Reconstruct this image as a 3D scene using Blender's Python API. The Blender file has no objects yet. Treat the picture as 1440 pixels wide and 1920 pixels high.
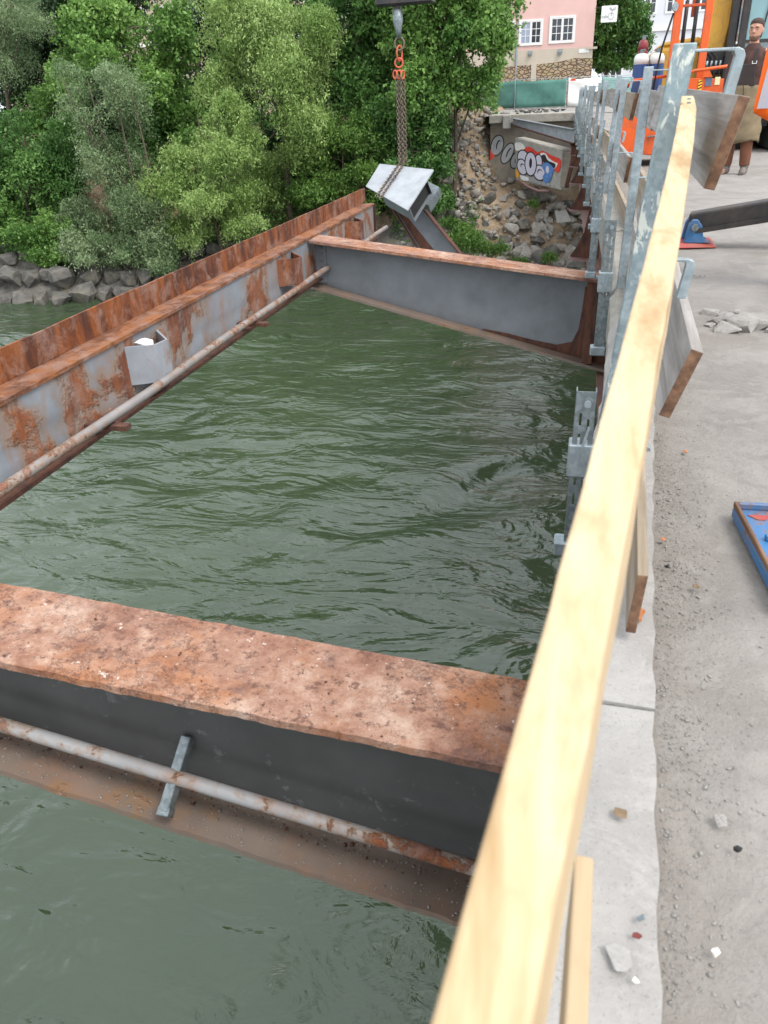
import bpy, bmesh, math, random
import numpy as np
from mathutils import Vector, Matrix
random.seed(7); rng = np.random.default_rng(7)
SC = bpy.context.scene; COL = SC.collection
R = math.radians

# ------------------------------------------------------------------ camera, sky, sun, exposure
F = 1440.0                                   # focal length in pixels of the 1440 wide photograph
V1 = (1100.0, 169.0); NX = 830.0; H = 1.08   # vanishing point of the bridge, nadir, eye height above the deck
a_ = NX-720; b_ = (-F*F-a_*(V1[0]-720))/(V1[1]-960)
g_ = Vector((a_, b_, F)).normalized(); y_ = Vector((V1[0]-720, V1[1]-960, F)).normalized()
up_ = -g_; x_ = y_.cross(up_)
RM = Matrix((x_, y_, up_))                   # camera (right, down, forward) -> world
cd = bpy.data.cameras.new('camera'); cam = bpy.data.objects.new('camera', cd); COL.objects.link(cam)
rt, upv, bk = RM @ Vector((1,0,0)), RM @ Vector((0,-1,0)), RM @ Vector((0,0,-1))
cam.matrix_world = Matrix(((rt.x,upv.x,bk.x,0),(rt.y,upv.y,bk.y,0),(rt.z,upv.z,bk.z,H),(0,0,0,1)))
cd.sensor_fit = 'HORIZONTAL'; cd.sensor_width = 36; cd.lens = 36*F/1440
cd.clip_start = 0.02; cd.clip_end = 600
cd.dof.use_dof = True; cd.dof.focus_distance = 9.0; cd.dof.aperture_fstop = 11
SC.camera = cam
W = bpy.data.worlds.new('World'); SC.world = W; W.use_nodes = True
nt = W.node_tree; bg = nt.nodes['Background']
sk = nt.nodes.new('ShaderNodeTexSky'); sk.sky_type = 'NISHITA'; sk.sun_disc = False
SUN_EL, SUN_AZ = 58, 122
sk.sun_elevation = R(SUN_EL); sk.sun_rotation = R(SUN_AZ); sk.dust_density = 6; sk.air_density = 1.0; sk.ozone_density = 1
hs = nt.nodes.new('ShaderNodeHueSaturation'); hs.inputs['Saturation'].default_value = 0.36
nt.links.new(sk.outputs[0], hs.inputs['Color'])
ov = nt.nodes.new('ShaderNodeMix'); ov.data_type = 'RGBA'; ov.inputs[0].default_value = .62; ov.inputs[7].default_value = (6.6, 7.0, 7.5, 1)   # even cloud cover
nt.links.new(hs.outputs[0], ov.inputs[6]); nt.links.new(ov.outputs[2], bg.inputs['Color'])
bg.inputs['Strength'].default_value = 0.15
sl = bpy.data.lights.new('sun', 'SUN'); sl.energy = 0.8; sl.angle = R(20); sl.color = (1.0, .97, .92)
so = bpy.data.objects.new('sun', sl); COL.objects.link(so)
so.rotation_euler = (R(90-SUN_EL), 0, R(-SUN_AZ+180))
SC.view_settings.view_transform = 'Standard'; SC.view_settings.look = 'None'
SC.view_settings.exposure = 1.12; SC.view_settings.gamma = 1.0

SC.cycles.max_bounces = 5; SC.cycles.diffuse_bounces = 3; SC.cycles.glossy_bounces = 3; SC.cycles.transmission_bounces = 2; SC.cycles.transparent_max_bounces = 4

# ------------------------------------------------------------------ helpers
def s2l(*c):
    return tuple(((v/255)/12.92 if v/255 <= .04045 else ((v/255+.055)/1.055)**2.4) for v in c)+(1,)
def ray(px, py): return (RM @ Vector((px-720, py-960, F))).normalized()
def hy(px, py, y):
    d = ray(px, py); t = y/d.y; return Vector((0,0,H))+d*t
def hz(px, py, z):
    d = ray(px, py); t = (z-H)/d.z; return Vector((0,0,H))+d*t

def rootloc(o):
    while o.parent: o = o.parent
    return o.location
def link(name, me, mat=None, parent=None):
    o = bpy.data.objects.new(name, me); COL.objects.link(o)
    if mat is not None:
        if isinstance(mat, (list, tuple)):
            for m in mat: me.materials.append(m)
        else: me.materials.append(mat)
    if parent is not None: o.parent = parent
    return o
def tag(o, label=None, cat=None, group=None, kind=None):
    if label: o['label'] = label
    if cat: o['category'] = cat
    if group: o['group'] = group
    if kind: o['kind'] = kind
    return o
def thing(name, loc, label, cat, group=None):
    o = bpy.data.objects.new(name, None); COL.objects.link(o); o.location = loc
    o.empty_display_size = .2
    return tag(o, label, cat, group)
def copy_tree(o, parent=None):
    c = o.copy(); COL.objects.link(c); c.parent = parent
    for ch in list(o.children): copy_tree(ch, c)
    return c

class MB:
    def __init__(s): s.v = []; s.f = []
    def add(s, vs, fs):
        n = len(s.v); s.v += [tuple(v) for v in vs]; s.f += [tuple(i+n for i in f) for f in fs]; return s
    def hexa(s, p):  # 8 points: bottom 4 ccw, top 4 ccw
        return s.add(p, [(3,2,1,0),(4,5,6,7),(0,1,5,4),(1,2,6,5),(2,3,7,6),(3,0,4,7)])
    def box(s, x0, x1, y0, y1, z0, z1):
        return s.hexa([(x0,y0,z0),(x1,y0,z0),(x1,y1,z0),(x0,y1,z0),(x0,y0,z1),(x1,y0,z1),(x1,y1,z1),(x0,y1,z1)])
    def bar(s, p, q, w, h, up=(0,0,1)):   # w across, h along 'up'
        p, q = Vector(p), Vector(q); d = (q-p).normalized(); u = Vector(up)
        sd = d.cross(u)
        if sd.length < 1e-5: sd = d.cross(Vector((1,0,0)))
        sd.normalize(); u = sd.cross(d).normalized()
        a, b = sd*w/2, u*h/2
        return s.hexa([p-a-b, p+a-b, q+a-b, q-a-b, p-a+b, p+a+b, q+a+b, q-a+b])
    def tube(s, pts, r, n=8, cap=True, closed=False):
        pts = [Vector(p) for p in pts]; m = len(pts)
        rs = r if isinstance(r, (list, tuple)) else [r]*m
        vs = []; ref = None
        for i, p in enumerate(pts):
            if closed: t = pts[(i+1) % m]-pts[i-1]
            else: t = pts[min(i+1, m-1)]-pts[max(i-1, 0)]
            t.normalize()
            if ref is None:
                ref = t.cross(Vector((0,0,1)))
                if ref.length < .1: ref = t.cross(Vector((1,0,0)))
            ref = (ref-t*ref.dot(t)).normalized(); b = t.cross(ref)
            for k in range(n):
                a = 2*math.pi*k/n; vs.append(p+ref*math.cos(a)*rs[i]+b*math.sin(a)*rs[i])
        fs = []
        for i in range(m if closed else m-1):
            j = (i+1) % m
            for k in range(n): fs.append((i*n+k, i*n+(k+1) % n, j*n+(k+1) % n, j*n+k))
        if cap and not closed: fs += [tuple(range(n-1,-1,-1)), tuple(range((m-1)*n, m*n))]
        return s.add(vs, fs)
    def prism(s, pts, ext):               # polygon of 3-D points pushed along ext
        e = Vector(ext); n = len(pts); P = [Vector(p) for p in pts]
        vs = P+[p+e for p in P]
        fs = [tuple(range(n-1,-1,-1)), tuple(range(n, 2*n))]+[(i,(i+1) % n, n+(i+1) % n, n+i) for i in range(n)]
        return s.add(vs, fs)
    def poly(s, pts): return s.add(pts, [tuple(range(len(pts)))])
    def loft(s, rings, n=14):             # rings: (center, rx vector, ry vector)
        vs = []; fs = []; m = len(rings)
        for c, rx, ry in rings:
            c, rx, ry = Vector(c), Vector(rx), Vector(ry)
            for k in range(n):
                a = 2*math.pi*k/n; vs.append(c+rx*math.cos(a)+ry*math.sin(a))
        for i in range(m-1):
            for k in range(n): fs.append((i*n+k, i*n+(k+1) % n, (i+1)*n+(k+1) % n, (i+1)*n+k))
        fs += [tuple(range(n-1,-1,-1)), tuple(range((m-1)*n, m*n))]
        return s.add(vs, fs)
    def mesh(s, name, origin=(0,0,0)):
        me = bpy.data.meshes.new(name); o = Vector(origin)
        me.from_pydata([tuple(Vector(v)-o) for v in s.v], [], s.f); me.update(); return me
    def build(s, name, mat, parent=None, bevel=0, smooth=False, origin=None, seg=1):
        loc = rootloc(parent) if parent is not None else Vector(origin or (0,0,0))
        me = s.mesh(name, loc)
        bm = bmesh.new(); bm.from_mesh(me); bmesh.ops.recalc_face_normals(bm, faces=bm.faces); bm.to_mesh(me); bm.free()
        if smooth: me.polygons.foreach_set('use_smooth', [True]*len(me.polygons))
        o = link(name, me, mat, parent)
        if parent is None: o.location = loc
        if bevel:
            b = o.modifiers.new('bevel', 'BEVEL'); b.width = bevel; b.segments = seg; b.limit_method = 'ANGLE'
        return o

def baked(o, keep=True):
    """replace the object's mesh by its evaluated one"""
    bpy.context.view_layer.update()
    dg = bpy.context.evaluated_depsgraph_get(); me = bpy.data.meshes.new_from_object(o.evaluated_get(dg))
    o.modifiers.clear(); o.data = me; return o

def vnoise(x, y, seed=0):
    xi, yi = np.floor(x).astype(np.int64), np.floor(y).astype(np.int64); fx, fy = x-xi, y-yi
    fx = fx*fx*fx*(fx*(fx*6-15)+10); fy = fy*fy*fy*(fy*(fy*6-15)+10)
    def h(i, j):
        n = (i*374761393+j*668265263+seed*1442695041) & 0xffffffff
        n = ((n ^ (n >> 13))*1274126177) & 0xffffffff
        return ((n ^ (n >> 16)) & 0xffff)/65535.0
    return (h(xi,yi)*(1-fx)+h(xi+1,yi)*fx)*(1-fy)+(h(xi,yi+1)*(1-fx)+h(xi+1,yi+1)*fx)*fy
def fbm(x, y, o=4, seed=0):
    r = np.zeros_like(x, dtype=float); a = .5
    for k in range(o): r += a*(vnoise(x, y, seed+k)*2-1); x, y, a = x*2.03+17.3, y*2.03+5.1, a*.5
    return r
def gridmesh(name, X, Y, Z):
    ny, nx = X.shape; co = np.stack([X, Y, Z], -1).reshape(-1, 3)
    i = np.arange(nx*ny).reshape(ny, nx)
    q = np.stack([i[:-1,:-1], i[:-1,1:], i[1:,1:], i[1:,:-1]], -1).reshape(-1, 4)
    return quadmesh(name, co, q, True)
def quadmesh(name, co, q, smooth=False):
    me = bpy.data.meshes.new(name); me.vertices.add(len(co)); me.vertices.foreach_set('co', np.asarray(co, dtype=np.float32).ravel())
    k = q.shape[1]; me.loops.add(q.size); me.loops.foreach_set('vertex_index', q.ravel().astype(np.int32))
    me.polygons.add(len(q)); me.polygons.foreach_set('loop_start', np.arange(0, q.size, k, dtype=np.int32))
    me.polygons.foreach_set('loop_total', np.full(len(q), k, dtype=np.int32))
    if smooth: me.polygons.foreach_set('use_smooth', np.ones(len(q), dtype=bool))
    me.update(calc_edges=True); return me

# ------------------------------------------------------------------ materials
class NT:
    def __init__(s, name, rough=.6, metal=0):
        s.m = bpy.data.materials.new(name); s.m.use_nodes = True; s.t = s.m.node_tree; s.b = s.t.nodes['Principled BSDF']
        s.b.inputs['Roughness'].default_value = rough; s.b.inputs['Metallic'].default_value = metal
        s.tc = s.t.nodes.new('ShaderNodeTexCoord')
    def set(s, inp, val):
        i = s.b.inputs[inp]
        if hasattr(val, 'links') or isinstance(val, bpy.types.NodeSocket): s.t.links.new(val, i)
        else: i.default_value = val
    def map(s, scale=(1,1,1), loc=(0,0,0), rot=(0,0,0), src='Object'):
        n = s.t.nodes.new('ShaderNodeMapping'); n.inputs['Scale'].default_value = scale; n.inputs['Location'].default_value = loc
        n.inputs['Rotation'].default_value = rot
        s.t.links.new(s.tc.outputs[src], n.inputs['Vector']); return n.outputs[0]
    def noise(s, vec, scale, detail=4, rough=.55, dist=0):
        n = s.t.nodes.new('ShaderNodeTexNoise'); n.inputs['Scale'].default_value = scale; n.inputs['Detail'].default_value = detail
        n.inputs['Roughness'].default_value = rough; n.inputs['Distortion'].default_value = dist
        s.t.links.new(vec, n.inputs['Vector']); return n.outputs['Fac']
    def voro(s, vec, scale, feat='F1', out='Distance', rnd=1):
        n = s.t.nodes.new('ShaderNodeTexVoronoi'); n.feature = feat; n.inputs['Scale'].default_value = scale; n.inputs['Randomness'].default_value = rnd
        s.t.links.new(vec, n.inputs['Vector']); return n.outputs[out]
    def ramp(s, fac, stops, interp='LINEAR'):
        n = s.t.nodes.new('ShaderNodeValToRGB'); n.color_ramp.interpolation = interp; e = n.color_ramp.elements
        while len(e) < len(stops): e.new(.5)
        for k, (p, c) in enumerate(stops):
            e[k].position = p; e[k].color = c if len(c) == 4 else tuple(c)+(1,)
        s.t.links.new(fac, n.inputs[0]); return n.outputs[0]
    def step(s, fac, lo, hi): return s.ramp(fac, [(lo, (0,0,0,1)), (hi, (1,1,1,1))])
    def mix(s, fac, a, b, mode='MIX'):
        n = s.t.nodes.new('ShaderNodeMix'); n.data_type = 'RGBA'; n.blend_type = mode
        for i, v in ((0, fac), (6, a), (7, b)):
            if isinstance(v, bpy.types.NodeSocket): s.t.links.new(v, n.inputs[i])
            else: n.inputs[i].default_value = v
        return n.outputs[2]
    def math(s, op, a, b=0):
        n = s.t.nodes.new('ShaderNodeMath'); n.operation = op
        for i, v in ((0, a), (1, b)):
            if isinstance(v, bpy.types.NodeSocket): s.t.links.new(v, n.inputs[i])
            else: n.inputs[i].default_value = v
        return n.outputs[0]
    def sep(s, vec, k):
        n = s.t.nodes.new('ShaderNodeSeparateXYZ'); s.t.links.new(vec, n.inputs[0]); return n.outputs[k]
    def bump(s, h, strength=.3, dist=.01, prev=None):
        n = s.t.nodes.new('ShaderNodeBump'); n.inputs['Strength'].default_value = strength; n.inputs['Distance'].default_value = dist
        s.t.links.new(h, n.inputs['Height'])
        if prev is not None: s.t.links.new(prev, n.inputs['Normal'])
        s.t.links.new(n.outputs[0], s.b.inputs['Normal']); return n.outputs[0]

def plain(name, col, rough=.5, metal=0, var=.18, scale=6, bump=.08, bs=80, spec=None, grime=0):
    m = NT(name, rough, metal); v = m.map()
    d = tuple(c*(1-var) for c in col[:3])+(1,); l = tuple(min(1, c*(1+var)) for c in col[:3])+(1,)
    n = m.noise(v, scale, 5, .6)
    c = m.ramp(n, [(.3, d), (.7, l)])
    if grime:
        c = m.mix(m.math('MULTIPLY', m.step(m.noise(m.map(loc=(3,1,2)), 4, 8, .72, .6), .5, .68), grime), c, s2l(92,80,68))
        c = m.mix(m.math('MULTIPLY', m.step(m.noise(m.map(scale=(1,1,.12)), 26, 5, .7), .56, .66), grime*.7), c, s2l(80,64,52))
        c = m.mix(m.step(m.noise(v, 34, 6, .75), .66, .69), c, s2l(60,44,38))
    m.set('Base Color', c)
    if bump: m.bump(m.noise(v, bs, 3), bump, .004)
    if spec is not None: m.b.inputs['Specular IOR Level'].default_value = spec
    return m.m

RUST_D, RUST_M, RUST_O, RUST_P = s2l(52,32,26), s2l(92,52,37), s2l(134,78,43), s2l(140,110,96)
def rusty(name, paint, cover, streak=(1,1,1), pink=.3, seed=0.0, chips=True, scale=1.0, edge=0.0, flake=True, pal=None, mottle=None, broad=.6):
    """weathered steel: 'cover' = share of the face that has rusted through the paint; streak = mapping for run marks"""
    m = NT(name, .8); v = m.map(loc=(seed, seed*1.7, seed*.6)); vs = m.map(scale=streak, loc=(seed*2, seed, seed))
    big = m.noise(v, 1.7*scale, 6, .62, .4); mid = m.noise(vs, 9*scale, 6, .65, .3); fine = m.noise(v, 70*scale, 5, .7)
    D_, M_, O_ = pal or (RUST_D, RUST_M, RUST_O)
    rust = m.ramp(mid, [(.28, D_), (.45, M_), (.6, O_), (.75, M_)])
    rust = m.mix(m.step(m.noise(v, 4.5*scale, 6, .7, .6), .5-pink*.35, .72-pink*.3), rust, RUST_P) if pink > 0 else rust
    rust = m.mix(m.math('MULTIPLY', m.step(fine, .52, .72), .45), rust, s2l(70,42,36))
    rust = m.mix(m.math('MULTIPLY', m.step(m.noise(v, 160*scale, 2), .66, .74), .22), rust, s2l(176,164,154))
    mask = m.math('ADD', m.math('MULTIPLY', big, broad), m.math('MULTIPLY', mid, 1-broad))
    lo = .76-.52*cover
    mk = m.step(mask, lo-.012, lo+.03)
    pc = m.ramp(m.noise(v, 5, 5, .6), [(.3, tuple(c*.82 for c in paint[:3])+(1,)), (.7, tuple(min(1, c*1.15) for c in paint[:3])+(1,))])
    if mottle:
        pc = m.mix(m.math('MULTIPLY', m.math('MULTIPLY', m.step(m.noise(m.map(loc=(3,0,7)), 34, 3, .6), .58, .64), m.step(m.noise(m.map(loc=(9,2,1)), 4.5, 3, .6), .5, .6)), .8), pc, mottle)
    stain = m.math('MULTIPLY', m.step(m.noise(vs, 6, 5, .6), .5, .75), .45)
    pc = m.mix(stain, pc, s2l(140,102,78)) if cover > .12 else pc
    if cover > .12:
        halo = m.math('MULTIPLY', m.step(mask, lo-.075, lo), .6)
        pc = m.mix(halo, pc, s2l(132,96,56))
    m.set('Base Color', m.mix(mk, pc, rust))
    m.set('Roughness', m.ramp(mk, [(0, (.5,.5,.5,1)), (1, (.9,.9,.9,1))]))
    n1 = m.bump(m.math('MULTIPLY', m.math('ADD', fine, mid), mk), .5, .012)
    if flake: m.bump(m.math('MULTIPLY', m.voro(m.map(scale=(1,1,1)), 14*scale, 'F1'), mk), .25, .012, n1)
    return m.m

GREY_D, GREY_L, GREY_B = s2l(78,80,82), s2l(142,146,150), s2l(98,103,107)
M = {}
m = NT('scaly_rust_flange', .88); v = m.map()
c = m.ramp(m.noise(v, 4.5, 9, .76, .15), [(.3, s2l(74,47,38)), (.41, s2l(130,90,72)), (.53, s2l(158,122,102)), (.66, s2l(186,160,142))])
c = m.mix(m.math('MULTIPLY', m.step(m.noise(m.map(loc=(3,1,0)), 2.1, 7, .7, .7), .52, .62), .75), c, s2l(98,76,72))
c = m.mix(m.math('MULTIPLY', m.step(m.noise(m.map(loc=(7,2,5)), 2.2, 7, .7, .4), .50, .64), .75), c, s2l(158,98,52))
cr = m.noise(m.map(loc=(1,9,2)), 3.4, 10, .8, .25); crack = m.ramp(cr, [(.475,(0,0,0,1)),(.495,(1,1,1,1)),(.515,(0,0,0,1))])
gate = m.step(m.noise(m.map(loc=(5,5,1)), 1.6, 3), .42, .54)
c = m.mix(m.math('MULTIPLY', m.math('MULTIPLY', crack, gate), .8), c, s2l(70,46,40))
c = m.mix(m.math('MULTIPLY', m.step(m.noise(v, 22, 6, .75), .56, .62), .75), c, s2l(88,58,50))
c = m.mix(m.math('MULTIPLY', m.step(m.noise(m.map(loc=(2,2,2)), 38, 5, .7), .64, .69), .8), c, s2l(214,204,194))
c = m.mix(m.math('MULTIPLY', m.step(m.noise(v, 150, 3), .6, .7), .35), c, s2l(90,58,48))
m.set('Base Color', c)
n1 = m.bump(m.noise(v, 22, 8, .75), .7, .018); n1 = m.bump(m.math('MULTIPLY', crack, gate), -.6, .01, n1); m.bump(m.noise(v, 120, 4), .4, .005, n1)
M['flange_top'] = m.m
M['flange_low'] = rusty('dusty_flange', s2l(110,97,87), .26, pink=.4, seed=4.1, scale=1.3)
M['web_dark'] = rusty('dark_painted_web', s2l(70,71,70), .05, seed=2.2, mottle=s2l(104,106,106))
M['web_far'] = rusty('grey_painted_web', s2l(104,109,113), .03, seed=6.2, flake=False)
M['upstand'] = rusty('orange_rust_plate', s2l(130,100,80), .97, pal=(s2l(42,22,14), s2l(88,44,19), s2l(136,74,26)), streak=(1,.6,.14), pink=.03, seed=3.0, scale=1.6)
M['ledge'] = rusty('rust_ledge', s2l(130,104,80), .95, pal=(s2l(60,36,24), s2l(106,62,34), s2l(142,88,46)), streak=(1,.3,1), pink=.12, seed=9.0, scale=1.6)
M['web_main'] = rusty('flaking_grey_web', s2l(126,131,137), .435, broad=.72, streak=(1,.7,.10), pink=.06, seed=5.0)
M['box_grey'] = rusty('grey_box', s2l(138,142,148), .27, streak=(1,1,.5), pink=.2, seed=2.5, scale=2)
M['box_rust'] = rusty('rust_box', s2l(110,80,70), .93, streak=(1,1,.2), pink=.04, seed=8.5, scale=1.5)
M['pipe'] = rusty('flaking_pipe', s2l(138,138,138), .40, pink=.25, seed=7.5, scale=2.2)
M['pipe_rust'] = rusty('rusty_pipe', s2l(128,124,122), .40, pink=.35, seed=3.5, scale=2.2)
M['rust_dark'] = rusty('dark_rust', s2l(96,70,62), .95, streak=(1,1,.2), pink=.0, seed=12.5, scale=1.8, pal=(s2l(46,31,27), s2l(76,49,39), s2l(98,62,45)))
M['plum'] = rusty('plum_primer_steel', s2l(118,92,90), .35, pink=.4, seed=14.0, scale=1.5)
M['lift_plate'] = rusty('pale_scraped_plate', s2l(150,154,158), .04, seed=15.0, scale=1.5, flake=False)

def galv(name, base, splash=0.0):
    m = NT(name, .42, .55); v = m.map()
    c = m.ramp(m.noise(v, 22, 5, .6), [(.3, tuple(x*.75 for x in base[:3])+(1,)), (.7, tuple(min(1, x*1.2) for x in base[:3])+(1,))])
    c = m.mix(m.math('MULTIPLY', m.step(m.voro(v, 60, 'F1', 'Color'), .4, .8), .12), c, (.75,.78,.8,1))
    c = m.mix(m.math('MULTIPLY', m.step(m.noise(v, 8, 6, .7), .6, .72), .35), c, s2l(120,110,100))
    if splash:
        k = m.step(m.noise(m.map(scale=(1,1,.45)), 20, 5, .65, .5), .56, .6)
        c = m.mix(m.math('MULTIPLY', k, splash), c, s2l(205,208,196))
        m.set('Metallic', m.math('MULTIPLY', m.math('SUBTRACT', 1, k), .45)); 
    m.set('Base Color', c); m.set('Roughness', m.ramp(m.noise(v, 30, 4), [(.3,(.35,.35,.35,1)),(.7,(.6,.6,.6,1))]))
    m.bump(m.noise(v, 120, 3), .12, .003); return m.m
M['galv'] = galv('galvanised_steel', s2l(146,158,162)); M['galv_splash'] = galv('galvanised_steel_with_cement_splashes', s2l(134,150,154), .85)
M['galv_dark'] = galv('dull_galvanised_steel', s2l(112,122,124))

def wood(name, dark, mid, light, rough=.75, grey=0, seed=0, blot=0):
    m = NT(name, rough); v = m.map(scale=(1,.045,1), loc=(seed, seed*.3, seed*2)); w = m.map(loc=(seed, seed, 0))
    g = m.noise(v, 26, 5, .6, .5); g2 = m.noise(m.map(scale=(1,.03,1), loc=(seed,0,seed)), 110, 3, .6)
    c = m.ramp(g, [(.28, dark), (.47, mid), (.7, light)])
    c = m.mix(m.math('MULTIPLY', m.step(g2, .52, .7), .22), c, dark)
    if blot: c = m.mix(m.math('MULTIPLY', m.step(m.noise(m.map(scale=(1,.35,1), loc=(seed*3,0,0)), 9, 5, .7), .5, .68), blot), c, dark)
    kn = m.voro(m.map(scale=(1,.4,1), loc=(seed*5, seed, 0)), 5.5, 'F1')
    c = m.mix(m.step(kn, .09, .05) if False else m.ramp(kn, [(.035,(1,1,1,1)),(.07,(0,0,0,1))]), c, tuple(x*.5 for x in dark[:3])+(1,))
    c = m.mix(m.math('MULTIPLY', m.step(m.noise(w, 60, 4, .7), .6, .75), .3), c, tuple(x*.6 for x in mid[:3])+(1,))
    m.set('Base Color', c); m.bump(m.math('ADD', g, g2), .3, .003); return m.m
M['wood_new'] = wood('fresh_pine', s2l(148,120,82), s2l(186,163,128), s2l(192,173,142), .85, blot=.9)
M['wood_new_b'] = wood('fresh_pine_paler', s2l(140,114,82), s2l(168,145,113), s2l(176,156,126), .8, seed=3.1, blot=.6)
M['wood_grey'] = wood('weathered_board', s2l(100,94,88), s2l(132,127,122), s2l(160,157,153), .85, seed=1.7, blot=.4)
M['wood_tan'] = wood('tan_weathered_board', s2l(104,90,72), s2l(132,118,99), s2l(156,143,126), .85, seed=4.7, blot=.4)
M['wood_end'] = wood('brown_end_grain', s2l(66,46,34), s2l(104,76,56), s2l(136,104,80), .9, seed=7.7, blot=.6)

def concrete(name, base, stain=.5, pit=True, bs=1.0, dirt=s2l(140,130,118)):
    m = NT(name, .9); v = m.map()
    lo = tuple(c*.74 for c in base[:3])+(1,); hi = tuple(min(1, c*1.16) for c in base[:3])+(1,)
    c = m.ramp(m.noise(v, 2.3, 7, .66, .3), [(.3, lo), (.52, base), (.72, hi)])
    c = m.mix(m.math('MULTIPLY', m.step(m.noise(v, .7, 6, .6, .6), .47, .68), stain), c, dirt)
    c = m.mix(m.math('MULTIPLY', m.step(m.noise(v, 55, 4, .75), .5, .68), .4), c, lo)
    c = m.mix(m.math('MULTIPLY', m.step(m.noise(v, 190, 2, .6), .62, .7), .5), c, tuple(x*.4 for x in base[:3])+(1,))
    c = m.mix(m.math('MULTIPLY', m.step(m.noise(v, 120, 2, .6), .64, .72), .5), c, hi)
    c = m.mix(m.math('MULTIPLY', m.step(m.noise(m.map(loc=(4,4,1)), 5.5, 8, .75, .8), .50, .58), .6), c, hi)
    c = m.mix(m.math('MULTIPLY', m.step(m.noise(m.map(loc=(8,3,1)), 3.1, 8, .75, 1.0), .55, .66), .4*stain), c, tuple(x*.6 for x in base[:3])+(1,))
    m.set('Base Color', c)
    b1 = m.bump(m.noise(v, 26, 6, .7), .45*bs, .02)
    if pit: m.bump(m.noise(v, 150, 3, .6), .4*bs, .006, b1)
    return m.m
_deck = concrete('worn_deck_concrete', s2l(135,131,126), .8, bs=1.2, dirt=s2l(114,107,99))
_nt = _deck.node_tree; _at = _nt.nodes.new('ShaderNodeAttribute'); _at.attribute_name = 'dirt'
_b = _nt.nodes['Principled BSDF']; _src = _b.inputs['Base Color'].links[0].from_socket
_nz = _nt.nodes.new('ShaderNodeTexNoise'); _nz.inputs['Scale'].default_value = 9; _nz.inputs['Detail'].default_value = 7; _nz.inputs['Roughness'].default_value = .7
_mu = _nt.nodes.new('ShaderNodeMath'); _mu.operation = 'MULTIPLY_ADD'; _mu.inputs[1].default_value = 1.5; _mu.inputs[2].default_value = -.28; _nt.links.new(_nz.outputs['Fac'], _mu.inputs[0])
_m2 = _nt.nodes.new('ShaderNodeMath'); _m2.operation = 'MULTIPLY'; _m2.use_clamp = True; _nt.links.new(_mu.outputs[0], _m2.inputs[0]); _nt.links.new(_at.outputs['Fac'], _m2.inputs[1])
_mx = _nt.nodes.new('ShaderNodeMix'); _mx.data_type = 'RGBA'; _mx.inputs[7].default_value = s2l(112,104,94)
_nt.links.new(_m2.outputs[0], _mx.inputs[0]); _nt.links.new(_src, _mx.inputs[6]); _nt.links.new(_mx.outputs[2], _b.inputs['Base Color'])
M['deck'] = _deck
M['kerb'] = concrete('pale_kerb_concrete', s2l(146,143,139), .25, bs=.7)
M['slab'] = concrete('rough_slab_edge', s2l(150,146,137), .3, bs=2.0)
M['abut'] = concrete('stained_abutment_concrete', s2l(126,118,106), .7)
M['abut_l'] = concrete('grey_abutment_concrete', s2l(160,156,148), .5)
M['rubble'] = concrete('broken_concrete', s2l(146,143,138), .3, bs=1.6)
M['asphalt'] = concrete('broken_asphalt', s2l(70,70,72), .2, bs=1.4)
M['stain'] = plain('rust_stain', s2l(170,106,62), .95, var=.3, scale=40)

def stone(name, a, b):
    m = NT(name, .9); v = m.map()
    c = m.ramp(m.noise(v, 2.2, 6, .65, .4), [(.3, a), (.7, b)])
    c = m.mix(m.math('MULTIPLY', m.step(m.noise(v, 1.1, 5), .5, .7), .4), c, s2l(112,104,78))
    m.set('Base Color', c); m.bump(m.noise(v, 5, 8, .7), .8, .12); return m.m
M['stone'] = stone('riprap_stone', s2l(62,60,57), s2l(112,108,101)); M['stone_l'] = stone('pale_bank_stone', s2l(116,110,102), s2l(166,160,151))
M['soil'] = None
m = NT('bank_soil', .95); v = m.map()
c = m.ramp(m.noise(v, .8, 7, .7, .4), [(.3, s2l(104,90,72)), (.5, s2l(148,128,104)), (.7, s2l(174,154,130))])
m.set('Base Color', c); m.bump(m.noise(v, 3, 8, .7), 1, .25); M['soil'] = m.m

# water
m = NT('green_river_water', .035); v = m.map()
m.b.inputs['IOR'].default_value = 1.42; m.b.inputs['Specular IOR Level'].default_value = .85
c = m.ramp(m.noise(m.map(scale=(1,.5,1)), .16, 4, .6, .6), [(.3, s2l(47,59,40)), (.7, s2l(57,70,49))]); m.set('Base Color', c)
wv = m.map(scale=(.75,1.5,1), rot=(0,0,R(24)))
calm = m.ramp(m.noise(m.map(), .16, 3, .5, .5), [(.38, (.35,.35,.35,1)), (.62, (1,1,1,1))])
n1 = m.bump(m.noise(wv, .55, 3, .5, 1.1), .72, .34)
n2 = m.bump(m.math('MULTIPLY', m.noise(wv, 2.0, 4, .55, .9), calm), .58, .10, n1); m.bump(m.math('MULTIPLY', m.noise(wv, 7, 4, .6, .6), calm), .4, .022, n2); M['water'] = m.m

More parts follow.
